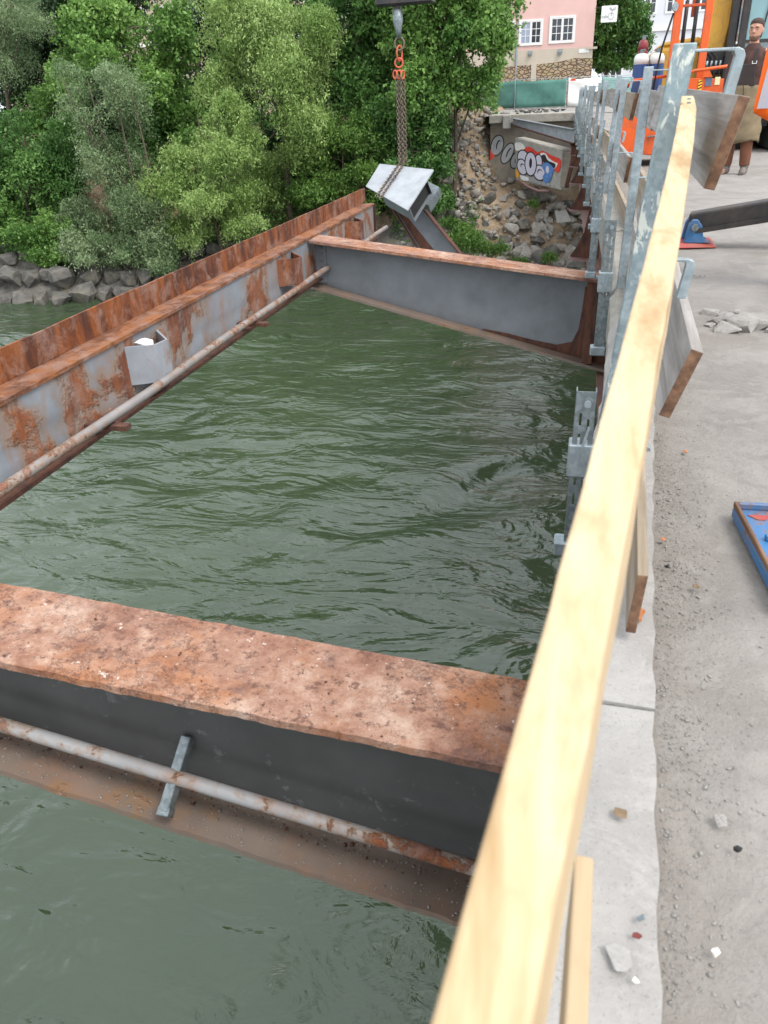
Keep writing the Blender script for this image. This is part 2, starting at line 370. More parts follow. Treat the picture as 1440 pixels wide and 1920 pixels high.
def leafmat(name, a, b, c3):
    m = NT(name, .5)
    at = m.t.nodes.new('ShaderNodeAttribute'); at.attribute_name = 'tint'
    col = m.ramp(at.outputs['Fac'], [(0, a), (.5, b), (1, c3)])
    m.set('Base Color', col); m.b.inputs['Specular IOR Level'].default_value = .35
    tr = m.t.nodes.new('ShaderNodeBsdfTranslucent'); m.t.links.new(col, tr.inputs[0])
    mx = m.t.nodes.new('ShaderNodeMixShader'); mx.inputs[0].default_value = .38
    m.t.links.new(m.b.outputs[0], mx.inputs[1]); m.t.links.new(tr.outputs[0], mx.inputs[2])
    m.t.links.new(mx.outputs[0], m.t.nodes['Material Output'].inputs[0]); return m.m
def lc(r, g, b): return (r, g, b, 1)
M['leaf_willow'] = leafmat('willow_leaves', lc(.13,.23,.05), lc(.27,.39,.11), lc(.43,.56,.22))
M['leaf_silver'] = leafmat('silvery_leaves', lc(.10,.17,.07), lc(.19,.275,.125), lc(.34,.42,.24))
M['leaf_bright'] = leafmat('bright_maple_leaves', lc(.07,.17,.035), lc(.155,.29,.065), lc(.26,.42,.11))
M['leaf_mid'] = leafmat('mid_green_leaves', lc(.04,.11,.025), lc(.09,.195,.045), lc(.17,.31,.08))
M['leaf_dark'] = leafmat('dark_leaves', lc(.016,.04,.016), lc(.03,.068,.022), lc(.055,.105,.035))
M['leaf_lime'] = leafmat('lime_leaves', lc(.055,.13,.02), lc(.11,.21,.04), lc(.18,.30,.07))
M['bark'] = plain('bark', s2l(78,68,56), .9, var=.4, scale=9, bump=.5, bs=20)
M['pink'] = plain('pink_plaster', s2l(208,172,164), .9, var=.05, scale=1.2)
M['cream'] = plain('cream_plaster', s2l(184,173,157), .9, var=.07, scale=1)
M['white_plaster'] = plain('white_plaster', s2l(204,207,212), .9, var=.04, scale=.6)
M['beige'] = plain('beige_plaster', s2l(166,152,136), .9, var=.06, scale=.5)
M['white'] = plain('white_paint', s2l(218,218,215), .5, var=.03)
M['glass'] = plain('dark_window_glass', s2l(58,62,70), .06, var=.25, scale=.8, bump=0)
M['glass_sky'] = plain('curtained_window_glass', s2l(150,160,178), .08, var=.2, scale=.8, bump=0)
m = NT('rubble_stone_facing', .95); v = m.map(scale=(1,1,1.7))
c = m.mix(.9, m.voro(v, 3.2, 'F1', 'Color'), s2l(166,142,112)); ed = m.voro(v, 3.2, 'DISTANCE_TO_EDGE')
m.set('Base Color', m.mix(m.ramp(ed, [(.02,(1,1,1,1)),(.09,(0,0,0,1))]), m.mix(.45, c, s2l(158,136,108)), s2l(92,80,66)))
m.bump(m.step(ed, .0, .14), 1, .08); M['rubble_wall'] = m.m
M['orange'] = plain('orange_paint', s2l(214,88,24), .5, var=.1, scale=3, grime=.5)
M['orange_dk'] = plain('worn_orange_paint', s2l(180,72,24), .55, var=.2, scale=5, grime=.7)
M['yellow'] = plain('excavator_yellow_paint', s2l(186,140,44), .5, var=.1, scale=2, grime=.5)
M['black'] = plain('black_paint', s2l(38,37,38), .5, var=.3, scale=8, grime=.35)
M['rubber'] = plain('black_rubber', s2l(28,28,28), .7)
M['blue'] = plain('blue_cylinder_paint', s2l(30,68,124), .45, var=.1, grime=.3)
M['cylwhite'] = plain('cylinder_white_paint', s2l(212,213,208), .5, var=.1)
M['cylred'] = plain('dark_red_paint', s2l(128,44,48), .45)
M['blue_worn'] = rusty('worn_blue_paint', s2l(52,104,150), .26, pink=.3, seed=21, scale=3, flake=False)
M['red_worn'] = rusty('worn_red_paint', s2l(158,58,54), .28, pink=.3, seed=22, scale=3, flake=False)
M['hazard_y'] = plain('hazard_yellow', s2l(232,182,40), .5)
M['sticker_b'] = plain('sticker_blue_grey', s2l(92,104,130), .5); M['sticker_y'] = plain('sticker_pale', s2l(222,214,170), .5)
M['net'] = plain('green_scaffold_net', s2l(74,118,108), .85, var=.15, scale=3, bump=.3, bs=60)
M['net_l'] = plain('pale_green_scaffold_net', s2l(116,150,144), .85, var=.12, scale=3, bump=.3, bs=60)
M['chain'] = plain('brown_chain_steel', s2l(110,98,86), .5, .5, var=.3, scale=30)
M['chain_or'] = plain('red_lacquered_steel', s2l(190,86,54), .45, var=.2, scale=20)
M['skin'] = plain('skin', s2l(172,126,104), .55, var=.08, scale=14, bump=.05); M['hair'] = plain('dark_hair', s2l(62,46,38), .8, var=.3, scale=60, bump=.4, bs=90)
M['shirt'] = plain('brown_work_shirt', s2l(74,50,45), .9, var=.4, scale=9, bump=.3, bs=30)
M['bib'] = plain('dark_bib', s2l(56,48,46), .9, var=.2, scale=8)
M['apron'] = plain('khaki_leather_apron', s2l(118,104,80), .85, var=.3, scale=4, bump=.4, bs=14)
M['trouser'] = plain('brown_trousers', s2l(112,72,52), .9, var=.2, scale=8, bump=.3, bs=25)
M['boot'] = plain('dusty_boots', s2l(112,104,98), .9, var=.3, scale=20)
M['hivis'] = plain('hi_vis_orange_cloth', s2l(255,106,10), .8, var=.06, scale=6, bump=.3, bs=12)
M['reflect'] = plain('grey_reflective_tape', s2l(158,156,164), .4, var=.05)
M['navy'] = plain('navy_work_trousers', s2l(44,48,62), .9); M['eye'] = plain('dark_eye', s2l(40,30,26), .3); M['lip'] = plain('lips', s2l(142,92,80), .6); M['beard'] = plain('short_beard', s2l(104,76,60), .9, var=.3, scale=70, bump=.4, bs=120)
M['cab_glass'] = plain('tinted_cab_glass', s2l(120,156,160), .08, var=.12, scale=1.5, bump=0)
M['paper'] = plain('pale_scrap', s2l(216,208,196), .9, var=.1, scale=20); M['leaf_litter'] = plain('dry_leaf', s2l(112,94,72), .9, var=.3, scale=40)
M['litter_red'] = plain('dark_red_scrap', s2l(98,40,34), .7); M['brick_bit'] = plain('orange_brick', s2l(164,110,78), .9)
M['gr_black'] = plain('graffiti_black', s2l(38,36,40), .8, bump=0); M['gr_lilac'] = plain('graffiti_lilac_white', s2l(196,192,204), .8, var=.08, scale=5, bump=0)
M['gr_red'] = plain('graffiti_red', s2l(204,62,48), .8, bump=0); M['gr_blue'] = plain('graffiti_blue', s2l(84,124,178), .8, var=.3, scale=6, bump=0)
M['gr_silver'] = plain('graffiti_silver', s2l(150,150,152), .7, var=.12, scale=4, bump=0); M['gr_white'] = plain('graffiti_white', s2l(216,214,210), .8, bump=0); M['gr_yel'] = plain('graffiti_ochre', s2l(206,150,62), .8, bump=0)
M['ink'] = plain('marker_ink', s2l(70,66,64), .8, bump=0)
M['logo'] = plain('grey_logo_print', s2l(128,136,128), .8, bump=0)

# ------------------------------------------------------------------ setting: water, bank, bridge deck
ZW = -7.5
def shore(x): return np.interp(x, [-80,-29,-20.7,-16,-10.6,-5.5,0,14], [33,34.8,36.6,38.1,39.5,40.5,41,41])
xs = np.concatenate([np.linspace(-90,-30,60)[:-1], np.linspace(-30,7,300)]); ys = np.concatenate([np.linspace(-12,2,50)[:-1], np.linspace(2,46,300)])
X, Y = np.meshgrid(xs, ys)
wx, wy = X+1.6*fbm(X*.22, Y*.22, 3, 11), Y+1.6*fbm(X*.22, Y*.22, 3, 23)
ca, sa = math.cos(R(24)), math.sin(R(24)); U, Vv = wx*ca+wy*sa, -wx*sa+wy*ca
Z = ZW+.26*fbm(U*.22, Vv*.5, 2, 3)+.05*fbm(U*.7, Vv*1.4, 2, 5)
water = link('river_water', gridmesh('river_water', X, Y, Z), M['water']); tag(water, kind='structure')

def bank_z(x, y):
    d = y-shore(x)
    z = np.interp(d, [-6,-.6,0,2.2,9.2,12,20,60], [-9.5,-8.0,-7.45,-5.6,-.1,.12,.35,.6])
    return z
xs = np.concatenate([np.linspace(-110,-34,40)[:-1], np.linspace(-34,16,190), np.linspace(16.5,60,20)]); ys = np.concatenate([np.linspace(28,60,170)[:-1], np.linspace(60,150,40)])
X, Y = np.meshgrid(xs, ys); Z = bank_z(X, Y)
d = Y-shore(X); rough = np.clip(d/2, 0, 1)*np.clip((13-d)/4, .12, 1)
Z += rough*(.55*fbm(X*.45, Y*.45, 4, 31)+.2*fbm(X*1.6, Y*1.6, 3, 37))
# earth mound left of the abutment
Z += 2.7*np.exp(-((X+6.6)/1.5)**2)*np.clip((d-1.0)/3, 0, 1)*np.clip((10.5-d)/3, 0, 1)
# under the bridge the ground stays below the deck
under = (X > -4.6) & (Y < 47); Z = np.where(under, np.minimum(Z, -3.2+.15*fbm(X*2, Y*2, 2, 4)), Z)
Z = np.where((X > -5.4) & (Y > 46.5), np.minimum(Z, -.05), Z)
bank = link('far_bank', gridmesh('far_bank', X, Y, Z), [M['soil'], M['stone']])
wet = ((Y-shore(X) < 2.9) & (X < -5.2))[:-1,:-1].ravel(); bank.data.polygons.foreach_set('material_index', wet.astype(np.int32)); tag(bank, kind='structure')

KY = [-4, -1, 0, .64, 1.13, 1.5, 2.04, 2.5, 3.2, 4, 5, 6.5, 8, 10, 12, 20, 30, 47]; KX = [-.3, -.11, -.05, -.018, .01, .034, .07, .105, .16, .205, .24, .265, .27, .245, .20, .05, -.12, -.42]
def xo(y): return float(np.interp(y, KY, KX))
# deck: one sheet with a rough top, soffit below
ys = np.concatenate([np.linspace(-4, 8, 121)[:-1], np.linspace(8, 47, 80)]); us = np.concatenate([np.linspace(0, 1.6, 40)[:-1], np.linspace(1.6, 9, 20)])
Yg, Ug = np.meshgrid(ys, us, indexing='ij'); Xg = np.interp(Yg, KY, KX)+.2+Ug
Zg = .012*fbm(Xg*1.3, Yg*1.3, 4, 51)+.004*fbm(Xg*7, Yg*7, 3, 57)
me = gridmesh('bridge_deck', Xg, Yg, Zg); at_ = me.attributes.new('dirt', 'FLOAT', 'POINT'); at_.data.foreach_set('value', (np.exp(-(Ug/.13)**1.5)*.9+.12).astype(np.float32).ravel())
deck = link('bridge_deck', me, M['deck']); tag(deck, kind='structure')
# edge beam / kerb as cast lengths with joints
kerb = bpy.data.objects.new('deck_kerb', None); COL.objects.link(kerb); tag(kerb, kind='structure')
joints = [-4, 1.22, 4.2, 7.2, 10.2, 13.2, 16.2, 19.2, 23, 27, 31, 35, 39, 43, 47]
for j in range(len(joints)-1):
    y0, y1 = joints[j]+.002, joints[j+1]-.002; n = max(8, int((y1-y0)/.06)) if y0 < 9 else 24
    yy = np.linspace(y0, y1, n); xa = np.interp(yy, KY, KX)
    jag = .022*fbm(yy*9, yy*0+j, 3, 61); jz = .012*fbm(yy*8, yy*0+3.3, 3, 67)-.006
    rings = []
    for k in range(n):
        lift = .012 if j % 2 else .004
        o = xa[k]
        rings.append([(o+.21, yy[k], -.05), (o+.205+.004*math.sin(yy[k]*31), yy[k], .004+lift*.5), (o+.11, yy[k], .006+lift+jz[k]*.3), (o+.03+abs(jag[k])*.5, yy[k], .004+lift+jz[k]), (o+jag[k]*.6, yy[k], -.035+jz[k]), (o+.004+jag[k]*.3, yy[k], -.2), (o+.006, yy[k], -.40), (o+.21, yy[k], -.40)])
    vs = [p for r in rings for p in r]; q = len(rings[0]); fs = []
    for k in range(n-1):
        for i in range(q): fs.append((k*q+i, k*q+(i+1) % q, (k+1)*q+(i+1) % q, (k+1)*q+i))
    fs += [tuple(range(q-1,-1,-1)), tuple(range((n-1)*q, n*q))]
    MB().add(vs, fs).build('kerb_length', M['kerb'] if y1 < 4.5 else M['slab'], kerb)
# deck body below the sheet
mb = MB(); prev = None
for y in np.linspace(-4, 46.4, 40):
    x = xo(y)
    ring = [(x+.212, y, -.03), (x+.212, y, -.42), (9, y, -.42), (9, y, -.03)]
    if prev: mb.hexa([prev[1], prev[2], ring[2], ring[1], prev[0], prev[3], ring[3], ring[0]])
    prev = ring
body = mb.build('deck_body', M['abut']); tag(body, kind='structure')
# street behind the bridge
X, Y = np.meshgrid(np.linspace(-5.3, 40, 50), np.linspace(46.6, 110, 60)); Z = .03+np.clip((Y-50)/60, 0, 1)*.5+.03*fbm(X*.8, Y*.8, 3, 71)
street = link('street', gridmesh('street', X, Y, Z), M['deck']); tag(street, kind='structure')
# loose grit along the kerb and over the deck
def rockmesh(name, seed, flat=.7, n=16, s=1.0):
    rr = random.Random(seed); bm = bmesh.new()
    for _ in range(n):
        p = Vector((rr.gauss(0,1), rr.gauss(0,1), rr.gauss(0,1))).normalized()
        q = Vector([math.copysign(abs(c)**.6, c) for c in p]); bm.verts.new(Vector((q.x*.5, q.y*.42, q.z*.5*flat))*s*rr.uniform(.85, 1.1))
    r = bmesh.ops.convex_hull(bm, input=bm.verts)
    bmesh.ops.delete(bm, geom=[v for v in bm.verts if not v.link_faces], context='VERTS')
    me = bpy.data.meshes.new(name); bm.to_mesh(me); bm.free(); return me
proto = []
for k in range(6):
    me = rockmesh('grit_proto', 100+k, .55, 9)
    co = np.zeros(len(me.vertices)*3); me.vertices.foreach_get('co', co); me.calc_loop_triangles()
    tri = np.zeros(len(me.loop_triangles)*3, dtype=np.int32); me.loop_triangles.foreach_get('vertices', tri)
    proto.append((co.reshape(-1,3), tri.reshape(-1,3))); bpy.data.meshes.remove(me)
def scatter(name, pts, sizes, mat, zs=None):
    V, T, n = [], [], 0
    for (x, y), s in zip(pts, sizes):
        co, tr = proto[rng.integers(6)]; a = rng.uniform(0, 6.28); c, sn = math.cos(a), math.sin(a)
        z = .012*float(fbm(np.array([x*1.3]), np.array([y*1.3]), 4, 51)[0])
        p = co*s; p = np.stack([p[:,0]*c-p[:,1]*sn+x, p[:,0]*sn+p[:,1]*c+y, p[:,2]+z+s*.15], -1)
        V.append(p); T.append(tr+n); n += len(co)
    return link(name, quadmesh(name, np.concatenate(V), np.concatenate(T)), mat)
N = 14000
yy = rng.uniform(.18, 1, N)**1.8*8.0+.1; u = np.abs(rng.normal(0, .075, N)); wide = rng.random(N) < .25; u = np.where(wide, rng.uniform(0, 1.1, N), u)
pts = [(xo(y)+.212+uu, y) for y, uu in zip(yy, u)]
sz = np.clip(rng.lognormal(math.log(.0026), .5, N), .0011, .010)*np.where(wide, .55, 1)
g = scatter('loose_grit', pts, sz, M['rubble']); tag(g, 'fine grey grit and stone chips lying along the kerb of the deck', 'grit', kind='stuff')
# ------------------------------------------------------------------ steelwork
def lerp(a, b, t): return tuple(x+(y-x)*t for x, y in zip(a, b))
def cross_girder(label, y, xr, ztr, zbr, xl, ztl, zbl, webmat, fw=.36):
    t = thing('cross_girder', (xr, y, ztr), label, 'girder')
    h = fw/2
    n = 90
    def strip(ztop, zbot, y0, y1, seed, jag):
        mb = MB(); vs = []; fs = []
        for k in range(n+1):
            s = k/n; x = xr+(xl-xr)*s; zt = ztop[0]+(ztop[1]-ztop[0])*s; zb = zbot[0]+(zbot[1]-zbot[0])*s
            ja = jag*float(fbm(np.array([x*19.]), np.array([seed*1.]), 3, 9)[0]); jb = jag*float(fbm(np.array([x*19.]), np.array([seed+9.]), 3, 9)[0])
            vs += [(x, y0+ja, zb), (x, y1+jb, zb), (x, y1+jb, zt), (x, y0+ja, zt)]
        for k in range(n):
            for i in range(4): fs.append((k*4+i, k*4+(i+1) % 4, k*4+4+(i+1) % 4, k*4+4+i))
        fs += [(3,2,1,0), tuple(range(n*4, n*4+4))]
        return mb.add(vs, fs)
    th = .026
    strip((ztr, ztl), (ztr-th, ztl-th), y-h, y+h, 1, .007).build('top_flange', M['flange_top'], t)
    strip((zbr+th, zbl+th), (zbr, zbl), y-h, y+h, 5, .006).build('bottom_flange', M['flange_low'], t)
    strip((ztr-th-.001, ztl-th-.001), (zbr+th+.001, zbl+th+.001), y-.009, y+.009, 3, 0).build('web', webmat, t)
    return t
near = cross_girder('rusty topped steel cross girder in the foreground with a conduit along its dark web', 1.68, .12, -.513, -1.285, -2.58, -.29, -.69, M['web_dark'])
mb = MB(); P0, P1 = Vector((.1, 1.565, -1.06)), Vector((-2.56, 1.565, -.55))
mb.tube([P0+(P1-P0)*k/12 for k in range(13)], .024, 12); mb.build('conduit', M['pipe'], near, smooth=True)
b0, b1 = Vector((-1.115, 1.668, -.735)), Vector((-1.125, 1.505, -.825))
b2 = Vector((-1.14,1.495,-.905))
MB().bar(b0+Vector((0,0,-.01)), b2, .036, .04).build('conduit_bracket', M['galv_dark'], near, bevel=.003)
MB().bar(b2+Vector((0,.012,.004)), b2+Vector((0,-.012,-.012)), .042, .044).build('bracket_stub', M['galv_dark'], near, bevel=.002)
def crumbs(name, n, xr, yr, zf, mat, par, smax=.012):
    V, T, k0 = [], [], 0; L = rootloc(par)
    for _ in range(n):
        x = rng.uniform(*xr); y = rng.uniform(*yr); s_ = float(np.clip(rng.lognormal(math.log(.004), .6), .0015, smax)); co, tr = proto[rng.integers(6)]; a = rng.uniform(0, 6.28); c_, sn = math.cos(a), math.sin(a)
        p = co*s_; V.append(np.stack([p[:,0]*c_-p[:,1]*sn+x-L.x, p[:,0]*sn+p[:,1]*c_+y-L.y, p[:,2]+zf(x)+s_*.2-L.z], -1)); T.append(tr+k0); k0 += len(co)
    return tag(link(name, quadmesh(name, np.concatenate(V), np.concatenate(T)), mat, par), kind='stuff')
zbot = lambda x: -1.259+(.12-x)/(2.7)*(.595)
ztop = lambda x: -.513+(.12-x)/(2.7)*(.223)
crumbs('dirt_crumbs', 900, (-2.4, .1), (1.51, 1.66), zbot, M['rubble'], near); crumbs('dirt_crumbs', 350, (-2.4, .1), (1.60, 1.665), zbot, M['rust_dark'], near, .02)
crumbs('rust_flakes', 500, (-2.4, .1), (1.51, 1.85), ztop, M['flange_top'], near, .014); crumbs('rust_flakes', 160, (-2.4, .1), (1.51, 1.85), ztop, M['rust_dark'], near, .012)
far = cross_girder('grey webbed steel cross girder spanning to the rusty edge girder', 7.8, .44, -.517, -1.40, -2.58, -.135, -.61, M['web_far'])
for xx, wd in ((.2, .05),):
    z0 = -.5+(.44-xx)*.126-.03; zb = -1.39+.02+(.44-xx)*.26
    MB().box(xx-wd, xx+wd, 7.64, 7.788, zb, z0).build('end_stiffener', M['rust_dark'], far)
    MB().prism([(.4,7.789,-1.37),(.4,7.789,-.55),(.13,7.789,-.59),(.12,7.789,-.80),(.10,7.789,-1.0),(.05,7.789,-1.13),(-.1,7.789,-1.165),(-.35,7.789,-1.12),(-.6,7.789,-1.06),(-.85,7.789,-1.02),(-.85,7.789,-1.03),(-.3,7.789,-1.18)], (0,-.004,0)).build('rust_patch', M['rust_dark'], far)
MB().box(-2.57, -2.46, 7.775, 7.79, -.58, -.19).build('connection_angle', M['web_far'], far)
for k in range(6):
    c = Vector((-2.50, 7.772, -.23-.06*k)); MB().loft([(c+Vector((0,.004,0)),(.018,0,0),(0,0,.018)), (c-Vector((0,.006,0)),(.015,0,0),(0,0,.015)), (c-Vector((0,.012,0)),(.006,0,0),(0,0,.006))], 8).build('rivet', M['web_far'], far, smooth=True)
# outer edge girder
EG = thing('edge_girder', (-2.7, 3, -.6), 'long orange-rust edge girder with pocket boxes, running from left to the hoisted beam', 'girder')
def run(y0, y1, xa, xb, za, zb, n=60, jag=0, seed=0, warp=0):
    vs, fs = [], []
    for k in range(n+1):
        y = y0+(y1-y0)*k/n; j = jag*float(fbm(np.array([y*3.]), np.array([seed*1.]), 3, 77)[0])
        vs += [(xa, y, za), (xb, y, za), (xb, y, zb+j), (xa, y, zb+j)]
    for k in range(n):
        for i in range(4): fs.append((k*4+i, k*4+(i+1) % 4, k*4+4+(i+1) % 4, k*4+4+i))
    fs += [(3,2,1,0), tuple(range(n*4, n*4+4))]
    return MB().add(vs, fs)
YE = 10.4
run(-5, 10.6, -2.765, -2.75, -.114, .05, n=160, jag=.006, seed=1).build('upstand_plate', M['upstand'], EG)
run(-5, YE, -2.85, -2.585, -.137, -.115, n=160, jag=.004, seed=2).build('ledge_flange', M['ledge'], EG)
run(-5, YE, -2.616, -2.60, -.53, -.138).build('web', M['web_main'], EG)
run(-5, YE, -2.76, -2.52, -.552, -.531, jag=.004).build('bottom_flange', M['rust_dark'], EG)
MB().box(-2.85, -2.57, YE+.002, YE+.018, -.54, -.12).build('end_plate', M['rust_dark'], EG)
mb = MB(); mb.tube([(-2.45+.006*math.sin(k), -5+k*15.5/24, -.43+.006*math.sin(k*1.7)) for k in range(25)], .028, 12)
mb.build('handrail_pipe', M['pipe_rust'], EG, smooth=True)
for yb in (3.55, 5.75, 8.9):
    MB().box(-2.598, -2.34, yb-.03, yb+.03, -.492, -.464).build('pipe_bracket', M['rust_dark'], EG)
def pocket(yc, mat, d=.42, w=.15, top=-.16, bot=-.40, stone=False):
    """bent plate welded to the web: trapezoid in plan, open at the top"""
    x0 = -2.599
    pl = [(x0, yc-d/2), (x0+w*.95, yc-d*.30), (x0+w, yc-d*.22), (x0+w, yc+d*.12), (x0, yc+d/2)]; t = .012
    inn = [(x0, yc-d/2+t*1.6), (x0+w-t*1.3, yc-d*.30+t*.6), (x0+w-t, yc-d*.22+t*.3), (x0+w-t, yc+d*.12-t*.4), (x0, yc+d/2-t*2)]
    vs, fs = [], []; n = len(pl); zt = [top, top-.006, top-.01, top-.018, top-.004]
    for k in range(n): vs += [(*pl[k], bot), (*pl[k], zt[k]), (*inn[k], zt[k]), (*inn[k], bot)]
    for k in range(n-1):
        for i_ in range(4): fs.append((k*4+i_, k*4+(i_+1) % 4, k*4+4+(i_+1) % 4, k*4+4+i_))
    fs += [(3,2,1,0), tuple(range((n-1)*4, n*4)), tuple(k*4 for k in range(n))]
    o = MB().add(vs, fs).build('pocket_plate', mat, EG)
    MB().prism([(a, b, bot+.05) for a, b in inn], (0,0,.02)).build('pocket_filling', M['rust_dark'], o)
    if stone:
        me = rockmesh('stone', 5, .6, 20, .12); s_ = link('stone', me, M['gr_white'], o); s_.location = Vector((x0+.06, yc-.08, top-.02))-EG.location
    return o
pocket(4.28, M['box_grey'], top=-.185, bot=-.425, stone=True); pocket(6.95, M['box_rust']); pocket(9.25, M['box_rust'], bot=-.38)
# main girder under the kept half of the deck
mg = thing('deck_main_girder', (.5, 10, -1.4), 'plum coloured steel girder running under the edge of the kept deck', 'girder')
vs = []
mb1, mb2 = MB(), MB(); prev = None
for y in np.linspace(-4, 44, 50):
    x = xo(y)+.24
    a, b = (x, y, -.43), (x, y, -1.42)
    if prev:
        mb1.hexa([prev[1], (prev[1][0]+.02, prev[1][1], prev[1][2]), (b[0]+.02, b[1], b[2]), b, prev[0], (prev[0][0]+.02, prev[0][1], prev[0][2]), (a[0]+.02, a[1], a[2]), a])
        p, q = prev[1], b
        mb2.hexa([(p[0]-.2, p[1], -1.45), (p[0]+.2, p[1], -1.45), (q[0]+.2, q[1], -1.45), (q[0]-.2, q[1], -1.45), (p[0]-.2, p[1], -1.421), (p[0]+.2, p[1], -1.421), (q[0]+.2, q[1], -1.421), (q[0]-.2, q[1], -1.421)])
    prev = (a, b)
mb1.build('web', M['rust_dark'], mg); mb2.build('bottom_flange', M['plum'], mg)
# torch-cut stubs of removed cross girders
for k, y in enumerate((13.9, 20.0, 26.1, 32.2, 38.3)):
    x = xo(y)+.2; w = .36
    lab = ['rusty torch-cut girder stub, nearest of those under the deck edge', 'second rusty girder stub under the deck edge', 'third cut girder stub under the deck edge', 'fourth cut girder stub under the deck edge', 'cut girder stub under the deck edge closest to the abutment'][k]
    s = thing('girder_stub', (x, y, -.9), lab, 'girder stub', 'cut girder stubs below the deck')
    MB().prism([(x+.2,y,-.44),(x-w*.35,y,-.44),(x-w*.5,y,-.7),(x-w*.62,y,-1.0),(x-w*.95,y,-1.26),(x-w*1.2,y,-1.40),(x+.2,y,-1.46)], (0,.014,0)).build('web', M['rust_dark'], s)
    MB().hexa([(x-w*1.25,y-.15,-1.428),(x+.2,y-.15,-1.488),(x+.2,y+.16,-1.488),(x-w*1.25,y+.16,-1.428),(x-w*1.25,y-.15,-1.405),(x+.2,y-.15,-1.463),(x+.2,y+.16,-1.463),(x-w*1.25,y+.16,-1.405)]).build('bottom_flange', M['plum'], s)
    MB().prism([(x-w*.1,y-.004,-.6),(x-w*.45,y-.004,-.76),(x-w*.3,y-.004,-.95),(x,y-.004,-.9)], (0,-.003,0)).build('bare_metal_patch', M['lift_plate'], s)
# hoisted piece
LP = thing('hoisted_beam', (-2.7, 13, -.3), 'cut grey steel beam with pale top plate hanging tilted on chains', 'beam')
TL, TR, BL = hy(712,307,13.75), hy(813,318,13.05), hy(686,349,13.25)
nn = (TR-TL).cross(BL-TL).normalized()
def onplate(px, py):
    d = ray(px, py); o = Vector((0,0,H)); return o+d*((TL-o).dot(nn)/d.dot(nn))
BR = onplate(764,394)
if nn.dot(Vector((0,-1,.4))) < 0: nn = -nn
MB().prism([TL, TR, BR, BL], nn*-.022).build('top_plate', M['lift_plate'], LP)
u = (BR-BL).normalized(); w_ = (TR-BR); vv = w_.normalized(); L_ = w_.length
def LPt(a, b, c): return BR+u*a+vv*b-nn*c            # a along the plate's length, b across, c behind it
A = -.95
for nm, b0, b1, c0, c1, mt in (('box_side', .06, .075, .023, .25, 'web_far'), ('box_side', L_*.74, L_*.74+.015, .023, .25, 'web_far'), ('box_floor', .06, L_*.74+.015, .251, .266, 'web_far')):
    MB().hexa([LPt(A,b0,c1), LPt(-.01,b0,c1), LPt(-.01,b1,c1), LPt(A,b1,c1), LPt(A,b0,c0), LPt(-.01,b0,c0), LPt(-.01,b1,c0), LPt(A,b1,c0)]).build(nm, M[mt], LP)
MB().hexa([LPt(A,.076,.25), LPt(-.07,.076,.25), LPt(-.07,L_*.739,.25), LPt(A,L_*.739,.25), LPt(A,.076,.03), LPt(-.07,.076,.03), LPt(-.07,L_*.739,.03), LPt(A,L_*.739,.03)]).build('inner_shade_block', M['rubber'], LP)  # added black block, its colour stands in for shade inside the box
MB().hexa([LPt(A,L_*.5,.40), LPt(.05,L_*.5,.40), LPt(.05,L_*.95,.40), LPt(A,L_*.95,.40), LPt(A,L_*.5,.268), LPt(.05,L_*.5,.268), LPt(.05,L_*.95,.268), LPt(A,L_*.95,.268)]).build('side_channel', M['galv_dark'], LP)
w0, w1, w2, w3 = hy(728,376,13.35), hy(790,385,13.35), hy(875,490,13.35), hy(800,490,13.35)
MB().prism([w0, w1, w2, w3], (0,.016,0)).build('hanging_web', M['web_far'], LP)
for p, q, nm in ((w0, w3, 'flange'), (w1, w2, 'flange')):
    MB().bar(p+Vector((0,.01,0)), q+Vector((0,.01,0)), .2, .02, up=(1,0,.4)).build(nm, M['rust_dark'], LP)
# rust strip alongside left flange
MB().prism([lerp(w0,w1,.06), lerp(w0,w1,.2), lerp(w3,w2,.42), lerp(w3,w2,.06)], (0,-.003,0)).build('rust_band', M['rust_dark'], LP)
# lifting gear
LG = thing('lifting_chain', hy(755,310,13.0), 'brown lifting chains with orange hooks and ring above the hoisted beam', 'chain')
def chain_pts(p, q, link_len=.055, r=.0085):
    p, q = Vector(p), Vector(q); d = q-p; n = max(2, int(d.length/(link_len*.74))); d.normalize()
    s1 = d.cross(Vector((0,1,0.2))).normalized(); s2 = d.cross(s1); mb = MB()
    for k in range(n):
        c = p+(q-p)*((k+.5)/n); s = s1 if k % 2 else s2; hw = link_len*.34; hl = link_len*.5
        pts = [c+d*(hl*math.sin(a)*(1.0))+s*(hw*math.cos(a)) for a in [i*math.pi/4 for i in range(8)]]
        mb.tube(pts, r, 5, closed=True)
    return mb
TOPR = hy(752,128,13.0); top4 = [hy(x, 142, 13.0+dy) for x, dy in ((744,0),(748,.05),(752,-.03),(757,.04))]; bot4 = [hy(x, 308, 13.05+dy) for x, dy in ((749,-.06),(753,.03),(757,-.02),(762,.05))]
for p, q in zip(top4, bot4): tag(chain_pts(p, q).build('chain_strand', M['chain'], LG, smooth=True), kind='stuff')
for (a, b), (c_, d_) in ((((749,309),(706,371))), (((757,310),(712,376)))):
    p, q = onplate(a, b), onplate(c_, d_)
    tag(chain_pts(p+nn*.02, q+nn*.02).build('chain_sling', M['chain'], LG, smooth=True), kind='stuff')
def ring(c, rx, rz, r, mat, nm, par, tilt=0):
    c = Vector(c); pts = [c+Vector((rx*math.cos(a)*math.cos(tilt), rx*math.cos(a)*math.sin(tilt), rz*math.sin(a))) for a in [2*math.pi*i/14 for i in range(14)]]
    return MB().tube(pts, r, 6, closed=True).build(nm, mat, par, smooth=True)
ring(hy(749,100,13), .05, .10, .013, M['chain_or'], 'master_link', LG, .9); ring(hy(748,118,13), .06, .06, .014, M['chain_or'], 'coupling_link', LG, .3)
